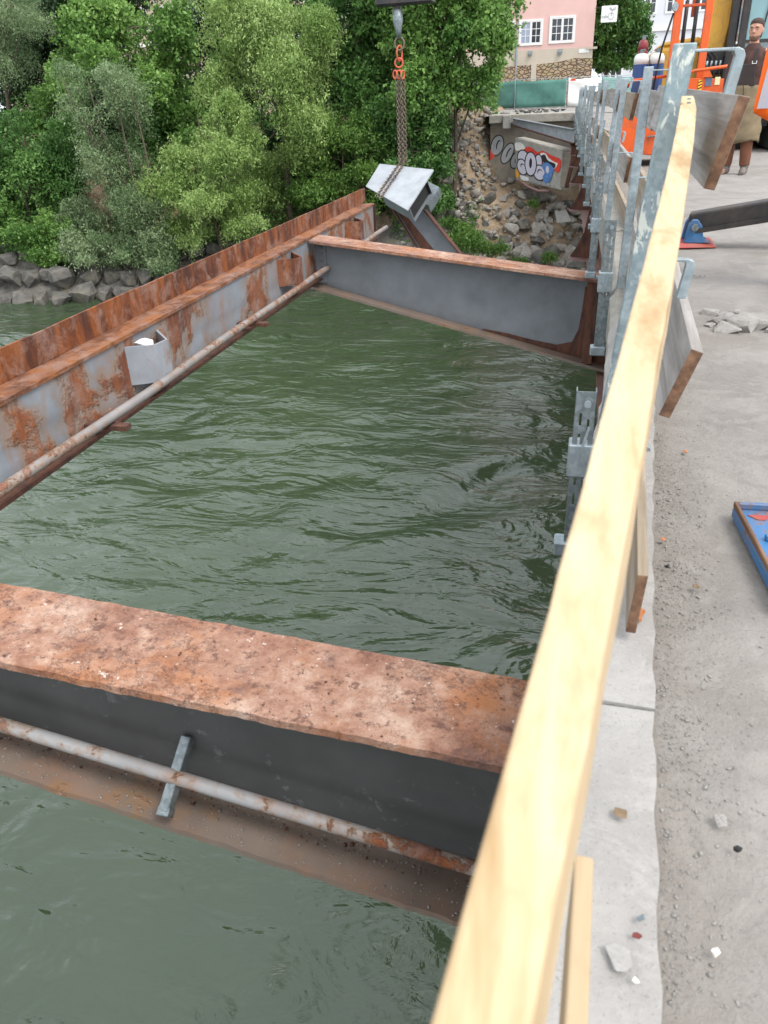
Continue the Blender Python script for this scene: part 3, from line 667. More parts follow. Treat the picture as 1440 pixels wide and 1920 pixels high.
for x in (741, 748, 755): ring(hy(x,140,13), .035, .055, .013, M['chain_or'], 'shortening_hook', LG, x)
hk = thing('crane_hook', hy(748,60,13), 'dark steel swivel hook hanging below the excavator arm at the top', 'hook')
ring(hy(749,82,13), .07, .085, .014, M['chain'], 'hook_bow', hk, .2)
a, b = hy(745,18,13), hy(748,72,13)
MB().loft([(a,(.07,0,0),(0,.05,0)), (a*.6+b*.4,(.075,0,0),(0,.05,0)), (a*.3+b*.7,(.045,0,0),(0,.04,0)), (b,(.03,0,0),(0,.03,0))], 10).build('hook_shank', M['galv_dark'], hk, smooth=True)
# ------------------------------------------------------------------ edge protection: posts and boards
def slotted(x0, x1, z0, z1, y, slots, t=.004):
    """front plate in the plane y with real slots: slots = list of (xa, xb, za, zb)"""
    xsx = sorted({x0, x1, *[s[0] for s in slots], *[s[1] for s in slots]}); zsx = sorted({z0, z1, *[s[2] for s in slots], *[s[3] for s in slots]})
    mb = MB()
    for i in range(len(xsx)-1):
        for j in range(len(zsx)-1):
            xm, zm = (xsx[i]+xsx[i+1])/2, (zsx[j]+zsx[j+1])/2
            if any(s[0] < xm < s[1] and s[2] < zm < s[3] for s in slots): continue
            mb.box(xsx[i], xsx[i+1], y, y+t, zsx[j], zsx[j+1])
    return mb
def make_post(loc, label, splash=False, lean=0.0, w=.046, cdx=0.0, ctop=.40):
    p = thing('guardrail_post', (0,0,0), label, 'post', 'edge protection posts on the deck rim')
    g = M['galv_splash'] if splash else M['galv']
    def sh(z): return lean*(z+.4)
    # upright (hollow look: four plates are not needed at this size), leaning slightly
    mb = MB(); z0, z1 = -.05, 1.18
    mb.hexa([(sh(z0),-.015,z0),(sh(z0)+w,-.015,z0),(sh(z0)+w,.02,z0),(sh(z0),.02,z0),(sh(z1),-.015,z1),(sh(z1)+w,-.015,z1),(sh(z1)+w,.02,z1),(sh(z1),.02,z1)])
    mb.build('upright', g, p, bevel=.003)
    # slotted channel outside the slab edge
    sl = []
    for r in range(5):
        z = -.02+r*.075
        z += ctop-.40
        sl += [(-.078+cdx, -.070+cdx, z, z+.045), (-.052+cdx, -.044+cdx, z-.02, z+.025)]
    o = slotted(-.092+cdx, -.03+cdx, -.36, ctop, -.016, sl)
    o.box(-.094+cdx, -.090+cdx, -.012, .03, -.36, ctop).box(-.032+cdx, -.028+cdx, -.012, .03, -.36, ctop)
    o.build('slotted_channel', M['galv_dark'], p)
    MB().box(-.105+cdx, -.02+cdx, -.03, .045, -.02+(ctop-.4)*.4, .10+(ctop-.4)*.4).build('clamp_sleeve', M['galv'], p, bevel=.004)
    MB().bar((-.07+cdx,-.05,-.02), (-.045+cdx,-.055,.10), .008, .012, up=(0,1,0)).build('clamp_lever', M['galv'], p)
    mb = MB(); mb.box(-.115+cdx*.75, -.02+cdx*.75, -.03, .045, -.42, -.362); mb.box(-.02, .14, -.02, .035, -.43, -.405); mb.build('foot', M['galv'], p, bevel=.006)
    MB().tube([(-.055+cdx,-.018,ctop-.04),(-.055+cdx,-.03,ctop-.04)], .012, 8).build('bolt', M['galv'], p)
    # board holders: flat straps bent down on the inside
    for zt, dp in ((1.165, .115), (.63, .115), (.03, .15)):
        x0 = sh(zt)+w; x1 = x0+.125; t = .007; rr = .02
        lw = .026
        prof = [(x0-.004, zt), (x1-rr, zt), (x1-rr*.3, zt-rr*.3), (x1, zt-rr), (x1-.014, zt-dp), (x1-.014-lw, zt-dp), (x1-lw, zt-rr), (x1-lw-.004, zt-t-.002), (x1-rr-lw, zt-t), (x0-.004, zt-t)]
        MB().prism([(a, -.014, b) for a, b in prof], (0,.034,0)).build('board_holder', M['galv'], p, bevel=.0015)
    p.location = loc
    return p
names = ['tall galvanised guardrail post with white cement splashes, nearest the camera', 'second galvanised guardrail post from the camera, in front of the orange machine', 'third galvanised guardrail post from the camera', 'fourth galvanised guardrail post from the camera', 'fifth galvanised guardrail post from the camera']
make_post((.082, 2.5, 0), names[0], True, .085, .058, .055, .21)
base = make_post((.262, 5.0, 0), names[1], False, .02, .05)
ORD = 'third fourth fifth sixth seventh eighth ninth tenth eleventh twelfth thirteenth fourteenth fifteenth sixteenth seventeenth eighteenth'.split()
PY = [7.5, 10, 12.4, 14.9, 17.4, 19.8, 22.3, 24.8, 27.3, 29.7, 32.2, 34.7, 37.1, 39.6, 42, 44.5]
for k, y in enumerate(PY):
    c = copy_tree(base); c.location = (xo(y)+.0+rng.uniform(-.03,.02)-(.05 if k == 0 else 0), y, rng.uniform(-.06,.04)); c.rotation_euler = (R(rng.uniform(-1,1)), R(rng.uniform(-1.2,1.2)), 0)
    c['label'] = names[2+k] if k < 3 else ORD[k]+' galvanised guardrail post from the camera in the tight far row'
# boards
def board(name, p, q, thick, hgt, mat, label, cat, group=None, tilt=0, endmat=None, curve=0, seed=0, n=24):
    p, q = Vector(p), Vector(q); L = (q-p).length; d = (q-p).normalized()
    s = d.cross(Vector((0,0,1))).normalized(); u = s.cross(d)
    vs, fs = [], []
    for k in range(n+1):
        f = k/n; y = f*L; j = [.0007*float(fbm(np.array([y*9.+i*7]), np.array([seed*1.+i]), 3, 91)[0])*2 for i in range(4)]
        b = curve*math.sin(f*math.pi)
        for i, (a, c) in enumerate(((-1,-1),(1,-1),(1,1),(-1,1))):
            vs.append((a*thick/2+j[i]+b, y, c*hgt/2+j[(i+1) % 4]))
    for k in range(n):
        for i in range(4): fs.append((k*4+i, k*4+(i+1) % 4, k*4+4+(i+1) % 4, k*4+4+i))
    me = bpy.data.meshes.new(name); me.from_pydata(vs, [], fs+[(3,2,1,0), tuple(range(n*4, n*4+4))]); me.update()
    bm = bmesh.new(); bm.from_mesh(me); bmesh.ops.recalc_face_normals(bm, faces=bm.faces); bm.to_mesh(me); bm.free()
    o = link(name, me, [mat, endmat or mat])
    if endmat:
        me.polygons[len(me.polygons)-2].material_index = 1; me.polygons[len(me.polygons)-1].material_index = 1
    o.matrix_world = Matrix(((s.x,d.x,u.x,p.x),(s.y,d.y,u.y,p.y),(s.z,d.z,u.z,p.z),(0,0,0,1))) @ Matrix.Rotation(tilt, 4, 'Y')
    b = o.modifiers.new('bevel', 'BEVEL'); b.width = .0025; b.segments = 2; b.limit_method = 'ANGLE'
    return tag(o, label, cat, group)
# new pine rail that runs under the camera: slightly bowed
P0, P1 = Vector((0,0,H))+ray(790,1920)*.36, hy(1278,180,2.42); kz = (P1.z-P0.z)/(P1.y-P0.y)
def on_rail(px, py):
    r = ray(px, py); t = (P0.z-P0.y*kz-H)/(r.z-r.y*kz); return Vector((0,0,H))+r*t
key = [on_rail(*p) for p in ((790,1920),(1006,1189),(1072,1006),(1200,556),(1238,350),(1278,180))]
kx, ky = [p.x for p in key], [p.y for p in key]; kx = [kx[0]-(ky[0]+.5)*.13]+kx; ky = [-.5]+ky
cx_ = np.polyfit(ky, kx, 3); vs, fs = [], []; NR = 90
rl = thing('timber_rail', (0,0,0), 'pale new pine top rail running close under the camera', 'rail')
for k in range(NR+1):
    y = -.5+(2.42+.5)*k/NR; x = float(np.polyval(cx_, y)); z = P0.z+(y-P0.y)*kz
    w = .039+.0012*float(fbm(np.array([y*5]), np.array([2.]), 3, 8)[0]); j_ = [.0012*float(fbm(np.array([y*13+i*9]), np.array([i*3.]), 3, 6)[0]) for i in range(4)]
    if y > 2.2: w *= 1-.25*((y-2.2)/.22)**2      # waney end
    vs += [(x+j_[0], y, z-.115), (x+w+j_[1], y, z-.115), (x+w+j_[2], y, z+j_[3]), (x+j_[3], y, z+j_[2])]
for k in range(NR):
    for i in range(4): fs.append((k*4+i, k*4+(i+1) % 4, k*4+4+(i+1) % 4, k*4+4+i))
fs += [(3,2,1,0), tuple(range(NR*4, NR*4+4))]
MB().add(vs, fs).build('timber', M['wood_new'], rl, bevel=.003, seg=2)
for y in (2.30, 2.36):
    x = float(np.polyval(cx_, y))+.02; z = P0.z+(y-P0.y)*kz+.001
    MB().loft([((x,y,z-.002),(.005,0,0),(0,.005,0)), ((x,y,z+.0025),(.0045,0,0),(0,.0045,0))], 10).build('screw_head', M['galv_dark'], rl)
board('timber_rail', (.018, -.35, .42), (.052, .50, .40), .018, .11, M['wood_new_b'], 'short low pine board end beside the kerb at the bottom of the picture', 'rail', seed=8)
# old planks of the next bay: they stick out past the first post towards the camera
board('guard_plank', (.325, 2.1, .958), (.395, 5.3, .99), .028, .20, M['wood_grey'], 'grey weathered top plank with a brown sawn end beside the nearest post', 'plank', 'old guard planks', tilt=R(13), endmat=M['wood_end'], seed=1)
board('guard_plank', (.305, 2.1, .375), (.40, 5.3, .50), .032, .20, M['wood_grey'], 'grey weathered middle plank with a brown sawn end, below the top plank', 'plank', 'old guard planks', tilt=R(17), endmat=M['wood_end'], seed=2)
board('toe_board', (.186, 1.42, .115), (.38, 5.2, .11), .022, .15, M['wood_tan'], 'grey brown toe board lying along the kerb with a dark end', 'plank', 'old guard planks', tilt=R(3), endmat=M['wood_end'], seed=4)
allp = [2.5, 5.0]+PY
for k in range(1, len(allp)-1):
    y0, y1 = allp[k]-(.12 if k > 1 else -.15), allp[k+1]+.15; off = .012*(-1)**k+(.05 if k == 1 else 0)
    bay = ['the bay between the second and third posts', 'the bay between the third and fourth posts'][k-1] if k < 3 else None
    for zc, hh, tl, nm in ((.97, .2, 8, 'top'), (.46, .2, 6, 'middle'), (.10, .15, 2, 'toe')):
        mt = M['wood_tan'] if (k+int(zc*10)) % 2 else M['wood_grey']
        lab = (f'weathered {nm} board in {bay}' if bay else f'weathered {nm} board in the far bays of the guardrail')
        xa, xb = xo(y0)+.105+off, xo(y1)+.105+off
        if nm == 'toe': xa += .03; xb += .03
        board('toe_board' if nm == 'toe' else 'guard_plank', (xa+rng.uniform(0,.02), y0, zc+rng.uniform(-.03,.02)), (xb+rng.uniform(0,.02), y1, zc+rng.uniform(-.03,.02)), .032, hh, mt, lab, 'plank', 'old guard planks', tilt=R(tl), endmat=M['wood_end'], seed=20+k, n=6)
# ------------------------------------------------------------------ things on the deck
# orange machine with mast
OM = thing('orange_work_platform', (1.1, 14.2, 0), 'orange wheeled work platform with hazard stripes and a tall ladder mast', 'machine')
MB().prism([(.52,13.6,.22),(1.42,13.6,.12),(1.42,13.6,.96),(.52,13.6,.92)], (0,.05,0)).build('side_panel', M['orange'], OM, bevel=.01)
MB().prism([(1.424,13.45,.72),(2.0,13.45,.70),(2.0,13.45,1.15),(1.424,13.45,1.18)], (0,.05,0)).build('front_panel', M['orange'], OM, bevel=.008)
MB().box(.5, 2.05, 13.66, 15.0, .18, .30).build('chassis', M['orange_dk'], OM, bevel=.02)
for k in range(9):
    z = .25+k*.08
    MB().prism([(.495,13.594,z),(.545,13.594,z+.04),(.545,13.594,z+.08),(.495,13.594,z+.04)], (0,-.004,0)).build('hazard_stripe', M['hazard_y'] if k % 2 else M['black'], OM)
def wheel(c, r, w, par, nm='caster', axis='x'):
    c = Vector(c); ax = Vector((1,0,0)) if axis == 'x' else Vector((0,1,0)); s = ax.cross(Vector((0,0,1)))
    o = MB().loft([(c-ax*w/2, s*r*.85, Vector((0,0,r*.85))), (c-ax*w*.35, s*r, Vector((0,0,r))), (c+ax*w*.35, s*r, Vector((0,0,r))), (c+ax*w/2, s*r*.85, Vector((0,0,r*.85)))], 18).build(nm, M['rubber'], par)
    MB().loft([(c-ax*(w/2+.006), s*r*.5, Vector((0,0,r*.5))), (c+ax*(w/2+.006), s*r*.5, Vector((0,0,r*.5)))], 12).build('hub', M['galv'], o); return o
for x in (.56, 1.9):
    for y in (13.8, 14.85): wheel((x, y, .1), .1, .06, OM)
def beam(nm, p, q, w, h, mat, par=OM, up=(0,1,0), bv=.006): return MB().bar(p, q, w, h, up).build(nm, mat, par, bevel=bv)
beam('mast_upright', (1.185,13.62,.2), (1.185,13.62,3.6), .11, .09, M['orange']); beam('mast_upright', (1.595,13.62,.2), (1.595,13.62,3.6), .10, .09, M['orange'])
for z in (2.08, 2.7, 3.3): beam('mast_rung', (1.24,13.60,z), (1.545,13.60,z), .035, .04, M['orange_dk'])
beam('mast_upright', (1.40,13.75,1.95), (1.40,13.75,3.6), .05, .05, M['orange_dk'])
for x in (1.30, 1.44): 
    o = MB().tube([(x,13.70,1.5),(x,13.70,2.15)], .028, 10).build('ram', M['black'], OM, smooth=True)
    MB().tube([(x,13.70,2.15),(x,13.70,3.4)], .014, 8).build('ram_rod', M['galv'], o, smooth=True)
MB().tube([(1.12,13.57,2.0),(1.02,13.57,1.6),(.98,13.6,1.3),(.96,13.62,1.0)], .014, 8).build('cable', M['rubber'], OM, smooth=True)
c = Vector((1.13, 13.55, 2.07)); MB().loft([(c,(.045,0,0),(0,0,.06)), (c+Vector((0,-.04,0)),(.04,0,0),(0,0,.055))], 12).build('cable_roller', M['galv'], OM)
MB().tube([(.60,13.9,1.10),(.66,13.8,1.18),(1.14,13.7,1.22)], .022, 8).build('guard_rail', M['orange'], OM, smooth=True)
MB().tube([(1.40,13.44,1.24),(1.5,13.44,1.27),(1.96,13.44,1.31),(2.0,13.44,1.27)], .022, 8).build('guard_rail', M['orange'], OM, smooth=True)
MB().prism([(1.62,13.43,1.18),(1.75,13.43,1.18),(1.68,13.43,1.29),(1.62,13.43,1.29)], (0,.03,0)).build('gusset', M['orange'], OM)
for x, w, mt, z in ((1.57,.05,'hazard_y',1.02),(1.66,.09,'sticker_b',1.07),(1.79,.07,'sticker_y',1.08)): MB().box(x, x+w, 13.443, 13.448, z, z+(.1 if mt != 'hazard_y' else .13)).build('sticker', M[mt], OM)
for k in range(3): MB().prism([(1.57,13.4425,1.03+k*.04),(1.62,13.4425,1.05+k*.04),(1.62,13.4425,1.066+k*.04),(1.57,13.4425,1.046+k*.04)], (0,-.002,0)).build('sticker_bar', M['black'], OM)
MB().tube([(.95,13.58,.42),(1.5,13.56,.47)], .012, 8).build('bar', M['galv'], OM, smooth=True)
MB().box(.62, 1.30, 13.9, 14.5, .302, .62).build('cylinder_tray', M['orange_dk'], OM, bevel=.01)
# gas cylinders
def cyl(x, y, z0, r, h, body, shoulder, label):
    o = thing('gas_cylinder', (x,y,z0), label, 'gas cylinder', 'gas cylinders on the orange machine')
    A_ = lambda z, k: (Vector((x,y,z)), Vector((r*k,0,0)), Vector((0,r*k,0)))
    MB().loft([A_(z0,.95), A_(z0+.02,1), A_(z0+h,1)], 22).build('body', M[body], o, smooth=False)
    MB().loft([A_(z0+h+.001,1.002), A_(z0+h+.07,.99), A_(z0+h+.10,.93), A_(z0+h+.13,.75), A_(z0+h+.145,.45)], 22).build('shoulder', M[shoulder], o, smooth=True)
    v_ = MB(); v_.tube([(x,y,z0+h+.14),(x,y,z0+h+.20)], .03, 8); v_.tube([(x-.01,y,z0+h+.19),(x+.045,y-.02,z0+h+.19)], .012, 8); v_.build('valve', M['galv_dark'], o)
cyl(.78, 14.15, .625, .112, .77, 'blue', 'cylwhite', 'blue gas cylinder with white shoulder, left one of the pair')
cyl(1.01, 14.18, .625, .112, .77, 'blue', 'cylwhite', 'blue gas cylinder with white shoulder, right one against the orange mast')
cyl(.80, 14.39, .625, .075, .96, 'cylred', 'cylred', 'dark red gas cylinder standing behind the blue pair')
# excavator
EX = thing('excavator', (2.6, 18.2, 0), 'yellow tracked excavator with dark glazed cab behind the orange machine', 'excavator')
for x in (1.75, 3.55):
    pr_ = [(15.9,.45),(16.1,.12),(16.5,0.02),(19.6,.02),(20.0,.12),(20.2,.45),(20.0,.8),(19.6,.9),(16.5,.9),(16.1,.8)]
    tr = MB().prism([(x-.3,a,b) for a, b in pr_], (.6,0,0)).build('track', M['rubber'], EX, bevel=.03)
    for k in range(14): MB().box(x-.32, x+.32, 16.4+k*.24, 16.5+k*.24, .902, .935).build('track_shoe', M['black'], tr)
MB().box(2.05, 3.25, 16.6, 19.4, .35, .85).build('undercarriage', M['black'], EX, bevel=.05)
MB().prism([(1.25,17.2,1.0),(3.9,17.2,1.0),(3.9,20.6,1.0),(3.4,21.0,1.0),(1.7,21.0,1.0),(1.25,20.6,1.0)], (0,0,.72)).build('house', M['yellow'], EX, bevel=.06, seg=2)
MB().prism([(1.3,17.24,1.722),(2.05,17.24,1.722),(2.05,17.24,1.80),(1.9,17.24,1.86),(1.3,17.24,1.80)], (0,2.2,0)).build('side_cover', M['yellow'], EX, bevel=.04)
MB().prism([(1.93,16.9,1.62),(2.32,16.9,1.62),(2.45,16.9,2.6),(2.45,16.9,3.6),(2.12,16.9,3.6),(2.02,16.9,2.4)], (0,.5,0)).build('boom_foot', M['yellow'], EX, bevel=.03)
MB().prism([(1.93,16.86,1.25),(2.5,16.86,1.25),(2.5,16.86,1.62),(1.93,16.86,1.62)], (0,.3,0)).build('boom_bracket', M['black'], EX, bevel=.02)
for k in range(7):
    x = 1.98+k*.075
    MB().tube([(x,16.82,1.0),(x+.01*(-1)**k,16.78,1.25),(x+.01,16.80,1.5),(x+(.15 if k > 3 else -.1),16.82,1.62),(x+(.3 if k > 3 else -.15),16.84,1.66)], .016, 8).build('hydraulic_hose', M['rubber'], EX, smooth=True)
    MB().tube([(x,16.80,1.34),(x+.006,16.79,1.46)], .02, 8).build('hose_fitting', M['galv'], EX, smooth=True)
# cab
cx0, cx1, cy0, cy1, cz0, cz1 = 2.5, 3.85, 16.6, 18.3, 1.1, 3.1
for x in (cx0, cx1-.1):
    for y in (cy0, cy1-.1): MB().box(x, x+.12, y, y+.1, cz0, cz1).build('cab_post', M['black'], EX, bevel=.015)
MB().box(cx0-.16, cx0-.02, cy0+.1, cy0+.35, 1.1, 3.1).build('cab_pillar', M['black'], EX, bevel=.03)
MB().box(cx0, cx1+.02, cy0, cy1, cz1+.001, cz1+.12).build('cab_roof', M['yellow'], EX, bevel=.04)
MB().box(cx0+.121, cx1-.101, cy0+.04, cy0+.06, 1.75, cz1).build('windscreen', M['cab_glass'], EX)
MB().box(cx0+.04, cx0+.06, cy0+.101, cy1-.101, 1.75, cz1).build('side_window', M['cab_glass'], EX)
MB().box(cx0+.121, cx1-.101, cy0+.03, cy0+.07, cz0, 1.70).build('lower_panel', M['galv_dark'], EX)
MB().box(cx0+.121, cx1-.101, cy0+.02, cy0+.08, 1.702, 1.748).build('window_bar', M['black'], EX)
MB().bar((2.85,cy0+.02,1.77), (2.95,cy0+.02,2.5), .015, .02).build('wiper', M['rubber'], EX)
MB().prism([(2.9,17.4,1.3),(3.35,17.4,1.3),(3.35,17.4,2.3),(2.95,17.4,2.3)], (0,.18,0)).build('seat', M['rubber'], EX, bevel=.05)
# boom and stick reaching over the river, above the picture
MB().bar((2.28,16.9,3.3), (.6,15.4,6.4), .4, .5, up=(0,0,1)).build('boom', M['yellow'], EX, bevel=.04)
MB().bar((.7,15.5,6.4), (-2.35,13.15,3.05), .3, .36, up=(0,0,1)).build('stick', M['yellow'], EX, bevel=.04)
cpl = MB(); pa, pb = hy(707,10,13.05), hy(812,2,13.05)
cpl.bar(pa+Vector((0,0,.06)), pb+Vector((0,0,.06)), .26, .16).bar(hy(722,-25,13.05), hy(802,-30,13.05), .2, .3); cpl.bar(hy(745,-8,13.05), hy(745,30,13.05), .1, .1)
cpl.build('quick_coupler', M['black'], EX, bevel=.02)
MB().bar(hy(770,-40,13.1), (-2.35,13.15,3.05), .22, .3).build('coupler_link', M['black'], EX, bevel=.02)
# outrigger
OR = thing('outrigger_leg', (.9, 6.5, 0), 'black steel outrigger beam with a worn blue foot on the deck', 'outrigger')
MB().bar((.84,6.52,.165), (3.2,6.1,.62), .16, .15).build('outrigger_beam', M['black'], OR, bevel=.015, seg=2)
MB().bar((.86,6.418,.12), (3.2,5.998,.575), .012, .03).build('beam_rib', M['black'], OR)
MB().hexa([(.74,6.36,.006),(1.04,6.40,.006),(1.06,6.74,.006),(.76,6.74,.006),(.77,6.40,.04),(1.0,6.43,.035),(1.02,6.70,.035),(.79,6.70,.04)]).build('foot_plate', M['red_worn'], OR, bevel=.006)
for y in (6.41, 6.60):
    MB().prism([(.80,y,.036),(.99,y,.036),(.935,y,.075),(.915,y,.16),(.88,y,.205),(.84,y,.205),(.815,y,.16)], (0,.025,0)).build('foot_lug', M['blue_worn'], OR, bevel=.006)
MB().tube([(.862,6.38,.15),(.862,6.66,.15)], .025, 12).build('pivot_pin', M['galv_dark'], OR)
# painted steel pad at the right edge
PD = thing('steel_outrigger_pad', (.7, 1.8, 0), 'blue painted steel pad with red recesses lying at the right edge', 'pad')
def pq(u, v, z): # slightly turned rectangle
    o, a, b = Vector((.485,2.055,0)), Vector((.52,.02,0)), Vector((.035,-.47,0)); p = o+a*u+b*v; return (p.x, p.y, z)
MB().prism([pq(0,0,.012), pq(1,0,.012), pq(1,1,.012), pq(0,1,.012)], (0,0,.03)).build('plate', M['blue_worn'], PD, bevel=.003)
for a0, a1, b0, b1, m_ in ((0,.018,0,1,'wood_end'), (.018,1,0,.03,'blue_worn'), (.018,1,.97,1,'red_worn')):
    MB().prism([pq(a0,b0,.043), pq(a1,b0,.043), pq(a1,b1,.043), pq(a0,b1,.043)], (0,0,.018)).build('rim', M[m_], PD, bevel=.002)
MB().prism([pq(.085,.40,.0425), pq(.5,.40,.0425), pq(.5,.58,.0425), pq(.13,.58,.0425), pq(.085,.52,.0425)], (0,0,.003)).build('red_recess', M['red_worn'], PD)
MB().prism([pq(.07,.365,.043), pq(.5,.365,.043), pq(.5,.395,.043), pq(.07,.395,.043)], (0,0,.016)).build('recess_rim', M['blue_worn'], PD, bevel=.002)
MB().prism([pq(.05,.1,.0425), pq(.16,.09,.0425), pq(.13,.15,.0425), pq(.09,.15,.0425)], (0,0,.002)).build('red_chip', M['red_worn'], PD)
# rubble on the deck
spots = [(.73,4.38,.10,'rubble'),(.78,4.22,.16,'rubble'),(.84,4.12,.20,'rubble'),(.93,4.16,.17,'rubble'),(.76,4.05,.14,'rubble'),(.90,4.28,.13,'rubble'),(.80,4.32,.09,'rubble'),(.70,4.14,.06,'rubble'),(.98,4.05,.08,'rubble'),(.86,4.42,.07,'rubble'),(.95,4.36,.06,'rubble')]
for k, (x, y, s, m_) in enumerate(spots):
    o = link('rubble_chunk', rockmesh('rubble_chunk', 300+k, .45, 18, s), M[m_]); o.location = (x, y, s*.13); o.rotation_euler = (0, R(rng.uniform(-12,12)), rng.uniform(0,6))
    tag(o, 'largest broken concrete chunk in the small rubble heap on the deck' if k == 2 else 'broken grey concrete chunk in the small rubble heap on the deck', 'rubble', 'rubble heap on the deck')
def scrap(px, py, s, mat, label, cat, flat=.3, seed=0, z=.02, name='scrap'):
    o = link(name, rockmesh(name, seed, flat, 12, s), M[mat]); p = hz(px, py, z); o.location = (p.x, p.y, z+s*flat*.12); o.rotation_euler = (0,0,seed); return tag(o, label, cat)
scrap(1285,848,.018,'brick_bit','small orange brick crumb on the deck, farther one','brick bit',.6,1,.012,'brick_bit'); scrap(1243,1011,.015,'brick_bit','small orange brick crumb by the kerb, nearer one','brick bit',.6,2,.012,'brick_bit')
scrap(1250,1062,.014,'rubber','black crumb lying in the dirt beside the kerb','crumb',.6,3,.012,'crumb'); scrap(1195,1755,.015,'litter_red','dark red scrap on the kerb near the bottom','scrap',.3,4,.02)
scrap(1160,1795,.042,'kerb','pale crumpled paper flake on the kerb near the bottom','paper',.07,5,.02,'paper_flake'); scrap(1163,1525,.026,'leaf_litter','dry brown leaf lying on the kerb','leaf',.1,6,.02,'dry_leaf')
scrap(1342,1785,.014,'paper','small white folded scrap on the deck at lower right','paper',.5,7,.012,'paper_flake'); scrap(1352,1540,.026,'rubble','blue grey flat stone chip on the deck','stone chip',.25,8,.012,'stone_chip'); scrap(1383,1593,.014,'rubber','round dark pebble on the deck at lower right','pebble',.8,9,.012,'pebble')
scrap(1200,1720,.015,'galv_dark','grey splash-shaped flake on the kerb','flake',.15,10,.02,'mortar_flake'); scrap(1305,1100,.02,'leaf_litter','thin dry twig piece on the deck','twig',.3,11,.012,'twig'); scrap(1192,1840,.010,'paper','white mortar crumb at the bottom of the kerb','crumb',.6,12,.02,'crumb')
# rust stain on the kerb
p = hz(1195,1150,.018); pts = [(p.x+.016*math.cos(a)*(1+.3*math.sin(3*a)), p.y+.03*math.sin(a)*(1+.25*math.sin(5*a+1)), .0195) for a in [2*math.pi*k/28 for k in range(28)]]
st = MB().prism(pts, (0,0,.0006)).build('rust_stain', M['stain'], kerb)
# text
def text_mesh(txt, size, mat, name, parent, o, ux, uy, ext=.0):
    cu = bpy.data.curves.new('t', 'FONT'); cu.body = txt; cu.size = size; cu.extrude = ext; cu.align_x = 'CENTER'; cu.align_y = 'CENTER'
    t = bpy.data.objects.new('t', cu); COL.objects.link(t); bpy.context.view_layer.update()
    me = bpy.data.meshes.new_from_object(t.evaluated_get(bpy.context.evaluated_depsgraph_get())); bpy.data.objects.remove(t)
    ux, uy = Vector(ux).normalized(), Vector(uy).normalized(); L = rootloc(parent) if parent else Vector((0,0,0))
    for v_ in me.vertices: v_.co = Vector(o)+ux*v_.co.x+uy*v_.co.y-L
    me.materials.clear(); return link(name, me, mat, parent)
mk = text_mesh('531', .06, M['ink'], 'chalked_number', None, (.79,5.33,.014), (1,0,0), (0,1,0)); mk.parent = deck
# ------------------------------------------------------------------ people
def remeshed(mb, name, mat, parent, vox, smooth_it=3):
    o = mb.build(name, mat, None)
    r_ = o.modifiers.new('r', 'REMESH'); r_.mode = 'VOXEL'; r_.voxel_size = vox; r_.use_smooth_shade = True
    s = o.modifiers.new('s', 'SMOOTH'); s.factor = .5; s.iterations = smooth_it
    baked(o); o.parent = parent; o.location = (0,0,0); return o
def limb(mb, pts, radii, n=12):
    rings = []; pts = [Vector(p) for p in pts]
    for i, p in enumerate(pts):
        t = (pts[min(i+1, len(pts)-1)]-pts[max(i-1, 0)]).normalized(); a = t.cross(Vector((0,1,0)))
        if a.length < .2: a = t.cross(Vector((1,0,0)))
        a.normalize(); b = t.cross(a); r = radii[i]; r = r if isinstance(r, tuple) else (r, r)
        rings.append((p, a*r[0], b*r[1]))
    mb.loft(rings, n)
def zr(z, rx, ry, y=0, x=0): return (Vector((x, y, z)), Vector((rx,0,0)), Vector((0,ry,0)))
def hand(mb, wrist, d, side):
    w = Vector(wrist); d = Vector(d).normalized(); f = Vector((0,-1,0)); s = d.cross(f).normalized()
    limb(mb, [w-d*.02, w+d*.02, w+d*.06, w+d*.095], [(.024,.03),(.022,.038),(.02,.042),(.016,.038)], 10)
    for k, ln in enumerate((.062, .075, .07, .055)):
        b = w+d*.088+Vector((0, -.03+.02*k, 0)); inw = Vector((-side,0,0))
        limb(mb, [b, b+d*ln*.45+inw*.006, b+d*ln*.75+inw*.018, b+d*ln*.92+inw*.032], [.0095,.009,.0085,.006], 8)
    b = w+d*.03+Vector((0,-.036,0)); limb(mb, [b, b+d*.03+Vector((0,-.022,0)), b+d*.06+Vector((-side*.012,-.028,0))], [.012,.011,.007], 8)
def head_parts(root, cx, cz, tilt_y=0, yaw=0):
    """face looking along -y; cz = chin height"""
    pass
